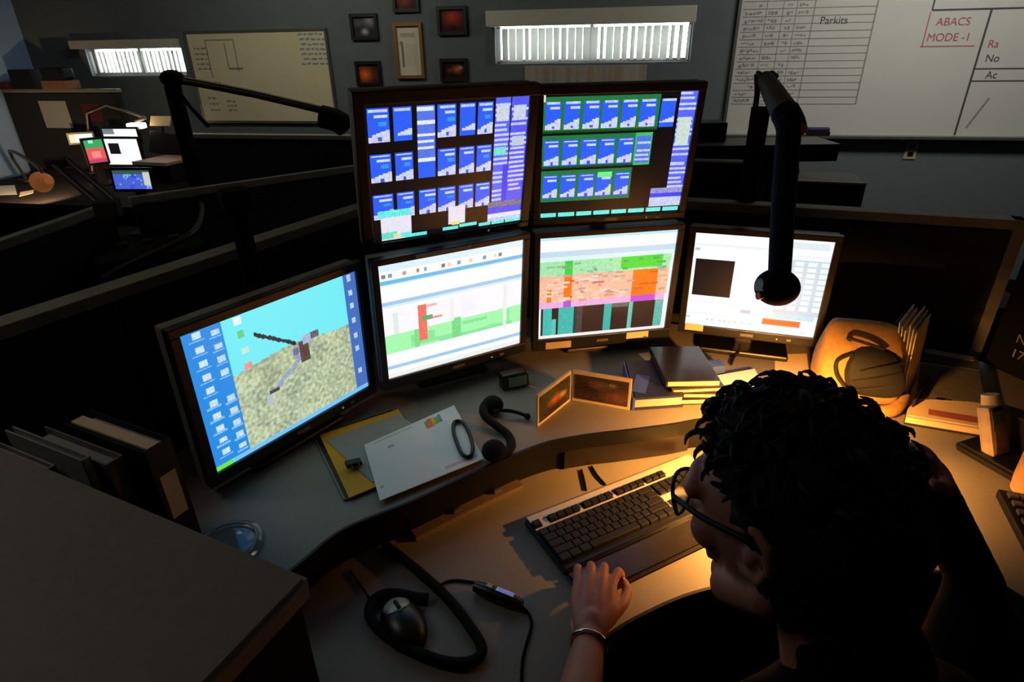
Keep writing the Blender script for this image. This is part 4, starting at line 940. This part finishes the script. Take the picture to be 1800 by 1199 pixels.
t = thing('wall_cloth', 'dark red square pinned on the far left partition right of the grey sheet', 'cloth', wp(-3.2, 1.1, .38))
MB().box(wp(-3.22, 1.23, .378), (.17, .003, .13), RZ(WY)).build('fabric_square', 'darkred', t)
# boxes on the far left partition
for k, (u, w_, h_, m, lb) in enumerate(((-3.93, .12, .05, 'darkred', 'dark red box at the far left end of the partition top'), (-3.74, .2, .14, 'edge', 'black lumpy box on the far left partition top'), (-3.45, .24, .06, 'cardboard', 'flat brown cardboard box on the far left partition top'),)):
    tag(MB().box(wp(u, 1.401 + h_ / 2, .35), (w_, .12, h_), RZ(WY), .006).build('storage_box', m), lb, 'box')
tag(MB().box(wp(-3.45, 1.4615 + .045, .35), (.2, .11, .09), RZ(WY), .02).build('storage_box', 'edge'), 'black bag shaped box on top of the brown cardboard box', 'box')
# far boom arm with its pole
bp = dep(303, 150, 2.55)
t = thing('microphone_boom', 'black pole and long thin boom reaching across the smaller whiteboard', 'boom arm', (bp.x, bp.y, 0))
MB().cyl((bp.x, bp.y, 0), (bp.x, bp.y, bp.z), .034).build('pole', 'softblack', t, True)
MB().cyl((bp.x, bp.y, 0), (bp.x, bp.y, .03), .18).build('floor_plate', 'softblack', t, True)
MB().ball(dep(303, 138, 2.55), (.05, .05, .035)).build('pivot', 'softblack', t, True)
MB().tube([dep(303, 138, 2.55), dep(450, 166, 2.6), dep(604, 203, 2.65)], .0165, 10, sub=2).build('boom_tube', mat('bronze tube', (66, 54, 38), .45, metal=.4), t, True)
MB().tube([dep(306, 150, 2.55), dep(336, 190, 2.55), dep(366, 222, 2.55)], .008, 8, sub=2).build('brace_rod', 'softblack', t, True)
MB().tube([dep(566, 205, 2.66), dep(592, 212, 2.66), dep(606, 222, 2.66)], .05, 12, sub=2).build('microphone_head', 'softblack', t, True)
# near left double bar boom
ga, gb = at(100, 285, 1.36), at(192, 372, 1.235)
t = thing('microphone_boom', 'grey double bar spring arm clamped on the left partition corner', 'boom arm', gb)
for o_ in (V((-.012, -.01, 0)), V((.022, .012, .006))): MB().tube([ga + o_, gb + o_ + V((0, 0, .02))], .0095, 8, sub=1).build('arm_bar', 'darkmetal', t, True)
MB().box((gb.x, gb.y, 1.245), (.06, .06, .05), RZ(.3), .006).build('clamp', 'darkmetal', t)
MB().box(ga, (.05, .05, .03), RZ(.3), .006).build('end_joint', 'darkmetal', t)
# dark equipment and cable behind the left partition
t = thing('equipment_case', 'black equipment case on the neighbouring desk behind the long partition', 'equipment', at(270, 420, 1.1)); q = at(280, 420, 1.12)
MB().box((q.x - .05, q.y + .02, .55), (.30, .26, 1.1), RZ(.6), .01).build('case_body', 'softblack', t)
for k in range(3): MB().box((q.x - .11 + .06 * k, q.y - .02 + .04 * k, 1.108), (.03, .02, .012), RZ(.6), .002).build('knob', 'darkmetal', t)
o = MB().tube([at(298, 346, 1.13), at(330, 345, 1.15), at(354, 358, 1.17), at(352, 388, 1.18), at(330, 415, 1.17), at(270, 445, 1.15), at(212, 472, 1.13), at(180, 492, 1.12)], .0085, 8).build('flexible_conduit', 'darkmetal', smooth=True)
tag(o, 'grey ribbed cable curving over the equipment case behind the left partition', 'cable')
# right background
rd = thing('workstation_desk', 'dark desk behind the right partition below the huge whiteboard', 'desk', (1.0, 2.75, 0))
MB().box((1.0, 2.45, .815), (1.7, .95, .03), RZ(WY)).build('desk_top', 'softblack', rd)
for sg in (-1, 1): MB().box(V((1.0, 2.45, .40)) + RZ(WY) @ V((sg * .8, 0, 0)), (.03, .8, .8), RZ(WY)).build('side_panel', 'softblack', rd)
sh = thing('overhead_shelf', 'dark shelf bar with a grey top edge under the huge whiteboard', 'shelf', (1.0, 2.95, .83))
sL, sR = dep(1170, 262, 2.6), dep(1452, 264, 2.6); sdv = (sR - sL); sdv.z = 0; sdv.normalize(); san = math.atan2(sdv.y, sdv.x); sc = (sL + sR) / 2; sl = (sR - sL).length
MB().box((sc.x, sc.y, sc.z - .005), (sl, .22, .062), RZ(san), .003).build('shelf_board', 'softblack', sh)
MB().box((sc.x, sc.y, sc.z + .030), (sl, .222, .008), RZ(san)).build('top_edge', 'darkmetal', sh)
for sg in (-.42, .15): MB().box(V((sc.x, sc.y, (sc.z - .036 + .8305) / 2)) + RZ(san) @ V((sl * sg, 0, 0)), (.05, .18, sc.z - .036 - .8305), RZ(san)).build('upright', 'softblack', sh)
t = small_mon('switched off monitor with a grey edge just right of the stacked screens', 1246, 322, 2.05, .18, .125, -16, 0, None, .8305)
MB().box((.105, -.002, 0), (.008, .02, .15)).box((0, -.002, .073), (.21, .02, .006)).build('grey_edge', 'cap', t, world=False)
b_ = dep(1447, 348, 2.0); t = thing('equipment_case', 'black box with a pale top edge behind the right partition', 'equipment', (b_.x, b_.y, .8305), math.radians(-16))
hz = b_.z + .052 - .8305
MB().box((0, .09, hz / 2), (.235, .2, hz), bev=.004).build('case_body', 'edge', t, world=False)
MB().box((0, .0, hz), (.235, .02, .006)).build('top_trim', 'cap', t, world=False)
q = WM(t) @ V((-.1, .05, hz)); tag(MB().ball(q + V((0, 0, .022)), (.02, .02, .022)).build('ornament', 'darkred'), 'small dark red ornament on the black box behind the microphone arm', 'ornament')
for lbl, px, py in (('black speaker box standing left of the huge whiteboard', 1243, 222),):
    q = dep(px, py, 2.6); tag(MB().box((q.x, q.y, sc.z + .0345 + .04), (.14, .12, .08), RZ(san), .006).build('speaker', 'edge'), lbl, 'speaker')
# ------------------------------------------------------------------ the seated person
HC = dep(1398, 893, .580)
hf = V((-.62, .75, -.25)).normalized(); hl = V((0, 0, 1)).cross(hf).normalized()     # forward, person's left
hu = hf.cross(hl).normalized()
HM = Matrix((-hl, hf, hu)).transposed()            # local x = person's right, y = forward, z = up
def hp(x, y, z): return HC + HM @ V((x, y, z))
person = thing('person', 'person in black shirt and glasses bent over the keyboard, seen from behind', 'person', (.42, .22, 0))
def remeshed(mb, name, m, voxel, parent, smooth_it=6):
    me = bpy.data.meshes.new('raw'); bmesh.ops.recalc_face_normals(mb.bm, faces=mb.bm.faces); mb.bm.to_mesh(me); mb.bm.free()
    tmp = bpy.data.objects.new('raw', me); col.objects.link(tmp)
    r = tmp.modifiers.new('r', 'REMESH'); r.mode = 'VOXEL'; r.voxel_size = voxel
    s = tmp.modifiers.new('s', 'SMOOTH'); s.factor = .5; s.iterations = smooth_it
    dg = bpy.context.evaluated_depsgraph_get(); me2 = bpy.data.meshes.new_from_object(tmp.evaluated_get(dg)); me2.name = name
    bpy.data.objects.remove(tmp); bpy.data.meshes.remove(me)
    o = bpy.data.objects.new(name, me2); col.objects.link(o); o.parent = parent; me2.transform(WM(parent).inverted())
    me2.materials.clear(); me2.materials.append(M[m] if isinstance(m, str) else m)
    for p in me2.polygons: p.use_smooth = True
    return o
def skull(mb, scale=1., keep=None, bump=0., freq=40.):
    n, k = 44, 32; rows = []
    for i in range(k + 1):
        th = PI * i / k; row = []
        for j in range(n):
            ph = 2 * PI * j / n; x, y, z = math.sin(th) * math.cos(ph), math.sin(th) * math.sin(ph), math.cos(th)
            row.append((x, y, z))
        rows.append(row)
    def shape(x, y, z):
        t = max(0, -z)
        sx_ = .077 * (1 - .30 * t * t); sy = (.094 if y > 0 else .102) * (1 - (.08 if y > 0 else .42) * t * t); sz = .112 if z > 0 else .125
        y2 = y * (1 - .08 * max(0, y) ** 4)
        return V((x * sx_, y2 * sy, z * sz))
    vs = []
    for i, row in enumerate(rows):
        if i in (0, k):
            p = shape(*row[0]); q = p * scale; vs.append([mb.bm.verts.new(hp(*q))] * n); continue
        rr = []
        for (x, y, z) in row:
            p = shape(x, y, z) * scale
            if bump: p = p * (1 + bump * noise.noise(V((x, y, z)) * freq * .1) + bump * .7 * noise.noise(V((x, y, z)) * freq * .25))
            rr.append(mb.bm.verts.new(hp(*p)))
        vs.append(rr)
    for i in range(k):
        for j in range(n):
            d = V(rows[min(i + 1, k)][j]) + V(rows[i][(j + 1) % n]); d.normalize()
            if keep and not keep(d): continue
            f = [vs[i][j], vs[i][(j + 1) % n], vs[i + 1][(j + 1) % n], vs[i + 1][j]]
            f = list(dict.fromkeys(f))
            try: mb.bm.faces.new(f)
            except ValueError: pass
    for v in list(mb.bm.verts):
        if not v.link_faces: mb.bm.verts.remove(v)
    return mb
b = MB(); skull(b)
b.capsule([hp(0, .088, .012), hp(0, .103, -.012), hp(0, .113, -.036)], [.009, .011, .014], 12)      # nose
b.capsule([hp(-.015, .096, -.038), hp(.015, .096, -.038)], [.011, .011], 10)
b.capsule([hp(-.052, .076, .022), hp(-.02, .089, .026), hp(.02, .089, .026), hp(.052, .076, .022)], [.011, .012, .012, .011], 10)  # brow
b.capsule([hp(-.022, .088, -.066), hp(0, .095, -.065), hp(.022, .088, -.066)], [.007, .009, .007], 10)  # lips
b.capsule([hp(-.02, .087, -.078), hp(0, .093, -.078), hp(.02, .087, -.078)], [.007, .009, .007], 10)
b.ball(hp(0, .074, -.106), .026); b.capsule([hp(-.058, -.0, -.066), hp(-.03, .06, -.098), hp(.03, .06, -.098), hp(.058, .0, -.066)], [.020, .022, .022, .020], 12)
for s in (-1, 1):
    b.ball(hp(s * .045, .062, -.022), (.024, .024, .022))                                             # cheeks
    ear = [hp(s * .074, .012, -.032), hp(s * .083, -.008, -.030), hp(s * .088, -.022, -.008), hp(s * .089, -.022, .014), hp(s * .085, -.008, .026), hp(s * .077, .008, .016)]
    b.capsule(ear, [.0065, .0055, .0055, .0055, .006, .006], 8)
    b.capsule([hp(s * .076, .002, -.014), hp(s * .081, -.01, .004)], [.010, .011], 8)
NB = hp(.0, -.045, -.205); NB = V((NB.x, NB.y, min(NB.z, 1.12)))
b.capsule([hp(0, -.022, -.05), hp(0, -.035, -.12), NB], [.058, .055, .062], 18)
SL, SR = NB + V((-.165, -.07, -.05)), NB + V((.150, .03, -.13))
EL = V((.055, .425, .808)); wr_ = at(1037, 1122, .768); wr_.z = .772
ER = dep(1716, 1026, .81); WR = dep(1624, 838, .655)
kn = at(1047, 1018, .785); kn.z = .783
# left arm and hand
b.capsule([SL, SL.lerp(EL, .5), EL], [.055, .046, .040], 16)
b.capsule([EL, EL.lerp(wr_, .35), wr_], [.040, .037, .024], 16)
hd_ = (kn - wr_); hd_.z = 0; HLn = hd_.length; hd_.normalize(); hr_ = V((hd_.y, -hd_.x, 0))
def hn(f, r, z): return wr_ + hd_ * f + hr_ * r + V((0, 0, z - wr_.z))
kl = HLn
b.capsule([hn(0, 0, .772), hn(.025, 0, .777)], [.023, .022], 12)
for r, zk in ((-.030, .778), (-.010, .784), (.010, .785), (.029, .780)):
    b.capsule([hn(.012, r * .45, .775), hn(kl * .55, r * .9, zk - .004), hn(kl, r, zk)], [.016, .0145, .0105], 10)
b.capsule([hn(.02, .012, .770), hn(kl * .5, .030, .769)], [.017, .014], 10)
for r, sp, l, zk in ((-.030, -.004, .030, .778), (-.010, -.001, .036, .784), (.010, .003, .038, .785), (.029, .010, .035, .780)):
    b.capsule([hn(kl, r, zk), hn(kl + l * .80, r + sp, zk + .002), hn(kl + l * 1.15, r + sp * 1.6, zk - .018), hn(kl + l * .95, r + sp * 1.7, zk - .032)], [.0098, .0088, .0080, .0072], 10)
b.capsule([hn(kl * .35, .026, .769), hn(kl * .72, .050, .768), hn(kl * 1.0, .058, .765), hn(kl * 1.22, .052, .760)], [.0135, .0110, .0096, .0084], 10)
# right arm: elbow on the desk, hand at the back of the head
b.capsule([SR, SR.lerp(ER, .5), ER], [.050, .040, .028], 16)
b.capsule([ER, ER.lerp(WR, .35), WR], [.027, .026, .020], 16)
ht = dep(1556, 768, .60)
fd_ = (ht - WR).normalized(); fs_ = fd_.cross((HC - WR).normalized()).normalized(); fin = (HC - ht).normalized()
b.capsule([WR, WR + fd_ * .035], [.024, .025], 12)
for r, l in ((-.028, .055), (-.010, .066), (.009, .068), (.028, .06)):
    k0 = WR + fd_ * .075 + fs_ * r
    b.capsule([WR + fs_ * r * .5, k0], [.017, .0115], 10); b.capsule([k0, k0 + fd_ * l * .5 + fin * .006, k0 + fd_ * l * .8 + fin * .03], [.010, .009, .0078], 10)
b.capsule([WR + fd_ * .02 + fs_ * .02, WR + fd_ * .05 + fs_ * .045 + fin * .01, WR + fd_ * .075 + fs_ * .055 + fin * .018], [.013, .011, .009], 10)
PV = V((.46, .16, .56))
b.capsule([NB, NB.lerp(PV, .35) + V((.0, -.02, 0)), PV], [.06, .10, .11], 16)
body = remeshed(b, 'body', 'skin', .0034, person, 5)
b = MB()
b.capsule([hp(0, -.045, -.115), hp(0, -.055, -.15), NB + V((0, 0, -.02))], [.060, .064, .070], 16)
sh_ = NB.lerp(PV, .22) + V((.01, -.02, 0)); ch = NB.lerp(PV, .5) + V((0, -.01, 0))
side = (SR - SL).normalized()
for s, w_ in ((NB.lerp(PV, .12), .11), (sh_, .125), (ch, .12), (NB.lerp(PV, .75), .115), (PV, .12)):
    b.capsule([s - side * w_ * .75, s, s + side * w_ * .75], [.095, .115, .095], 16)
b.capsule([NB.lerp(PV, .12), sh_, ch, PV], [.11, .125, .125, .13], 18)
for S_ in (SL, SR): b.capsule([NB + V((0, 0, -.04)), S_], [.075, .066], 16)
b.capsule([SL, SL.lerp(EL, .5), EL, EL.lerp(wr_, .16)], [.067, .059, .052, .049], 16)
b.capsule([SR, SR.lerp(ER, .5), ER, ER.lerp(WR, .5), WR], [.062, .048, .034, .030, .026], 16)
shirt = remeshed(b, 'shirt', 'shirt', .008, person, 6)
b = MB()
fw_ = V((-.34, .94, 0)).normalized()
for s in (-1, 1):
    h0 = PV + side * s * .09 + V((0, 0, -.03)); k0 = h0 + fw_ * .42 + V((0, 0, -.02)); f0 = k0 + fw_ * .02 + V((0, 0, -.42))
    b.capsule([h0, k0, f0], [.095, .066, .05], 16)
b.ball(PV, (.17, .15, .10)); remeshed(b, 'trousers', mat('dark trousers', (18, 18, 22), .9), .012, person, 4)
for s in (-1, 1):
    h0 = PV + side * s * .09 + fw_ * .44; b = MB().ball((h0.x + fw_.x * .06, h0.y + fw_.y * .06, .04), (.045, .12, .04), rot=RZ(math.atan2(-fw_.x, fw_.y))); b.build('shoe', 'edge', person, True)
# hair: a thick cap of dark waves with loose locks
random.seed(9)
def hair_zone(d):
    front = d.y > .30
    if front: return d.z > .5 + .45 * (d.y - .3)
    if d.y > -.12: return d.z > (.10 + max(0, d.y) * 1.2 if abs(d.x) > .55 else -.1)
    return d.z > -.80
b = MB(); skull(b, 1.06, hair_zone, .035, 60)
hc = b.build('hair', 'hair', person, True, solid=.016)
b = MB(); k = 0
while k < 620:
    d = V((random.gauss(0, 1), random.gauss(0, 1), random.gauss(0, 1))).normalized()
    if not hair_zone(d): continue
    k += 1
    base = V((d.x * .077, d.y * .098, d.z * .112)) * 1.05
    sw_ = V((random.uniform(-1, 1), random.uniform(-.6, 1), random.uniform(-.5, .5))); t1 = (sw_ - d * sw_.dot(d)).normalized()
    L = random.uniform(.010, .021) * (1.15 if d.z > .3 else .55)
    pts = [base, base + d * L * .55 + t1 * L * .3, base + d * L * .75 + t1 * L * .9, base + d * L * .55 + t1 * L * 1.35]
    b.tube([hp(*p) for p in pts], [.0036, .0034, .0024, .0008], 5, sub=2)
b.build('curls', 'hair', hc, True)
# glasses
g = MB(); fr = []
for s in (-1, 1):
    pts = [hp(s * x, y, z) for x, y, z in ((.008, .112, .012), (.030, .112, .020), (.056, .100, .018), (.060, .097, .0), (.050, .102, -.018), (.026, .110, -.022), (.010, .113, -.010))]
    g.tube(pts, .0022, 8, closed=True)
    g.tube([hp(s * .060, .097, .010), hp(s * .080, .05, .014), hp(s * .090, .0, .016), hp(s * .088, -.022, .004)], .0030, 8)
g.tube([hp(-.009, .112, .008), hp(0, .116, .010), hp(.009, .112, .008)], .002, 8)
gl = g.build('glasses', 'edge', person, True)
for s in (-1, 1):
    MB().quad([hp(s * .010, .112, .014), hp(s * .057, .099, .014), hp(s * .054, .100, -.016), hp(s * .012, .112, -.014)]).build('lens', 'lens', gl, solid=.001)
    MB().ball(hp(s * .031, .080, -.001), .0125).build('eye', 'eye', person, True)
# bracelet
br = wr_.lerp(EL, .07) + V((0, 0, .001)); ax = (EL - wr_).normalized(); a1_ = ax.cross(V((0, 0, 1))).normalized(); a2_ = a1_.cross(ax)
MB().tube([br + (a1_ * math.cos(2 * PI * k / 16) * .0285 + a2_ * math.sin(2 * PI * k / 16) * .0275) for k in range(16)], .0035, 8, closed=True, sub=2).build('bracelet', 'chrome', person, True)
# chair under the person
oc = thing('office_chair', 'black office chair under the seated person', 'chair', (PV.x, PV.y, 0), math.atan2(-fw_.x, fw_.y))
MB().box((0, .08, .395), (.48, .48, .07), bev=.025).build('seat', 'softblack', oc, world=False)
MB().box((0, -.24, .72), (.42, .06, .46), RX(.1), .025).build('backrest', 'softblack', oc, world=False)
MB().box((0, -.19, .43), (.06, .12, .03)).box((0, -.235, .50), (.06, .03, .15)).build('back_bracket', 'edge', oc, world=False)
MB().cyl((0, .05, .07), (0, .05, .36), .028).build('gas_column', 'darkmetal', oc, world=False)
for k in range(5):
    a = 2 * PI * k / 5; p = V((.28 * math.cos(a), .05 + .28 * math.sin(a), .06))
    MB().tube([(0, .05, .085), p + V((0, 0, .012))], [.024, .016], 8, sub=1).build('base_leg', 'edge', oc, world=False)
    MB().ball(p - V((0, 0, .033)), .027, 14, 10).build('caster', 'edge', oc, True, world=False)
# ------------------------------------------------------------------ light
w = bpy.data.worlds.new('sky'); scn.world = w; w.use_nodes = True
bgn = w.node_tree.nodes['Background']; bgn.inputs['Color'].default_value = (.82, .95, 1., 1); bgn.inputs['Strength'].default_value = 13.0
def area(name, loc, size, power, c, rot=(0, 0, 0)):
    l = bpy.data.lights.new(name, 'AREA'); l.shape = 'RECTANGLE'; l.size, l.size_y = size; l.energy = power; l.color = c
    o = bpy.data.objects.new(name, l); col.objects.link(o); o.location = loc; o.rotation_euler = rot; return o
area('fill_light', (2.3, 2.9, 2.56), (1.2, .4), 26, (1, .97, .90), (math.radians(38), 0, WY))  # unseen fill added to brighten the wall around the huge whiteboard
area('fill_light', (-1.5, 3.7, 2.56), (1.2, .4), 12, (1, .94, .80), (math.radians(38), 0, WY))  # second added fill, out of view, for the left part of the back wall
area('fill_light', (-1.9, .9, 2.56), (.9, .4), 4.0, (1, .93, .82))  # weak unseen fill added for the near counter and desk
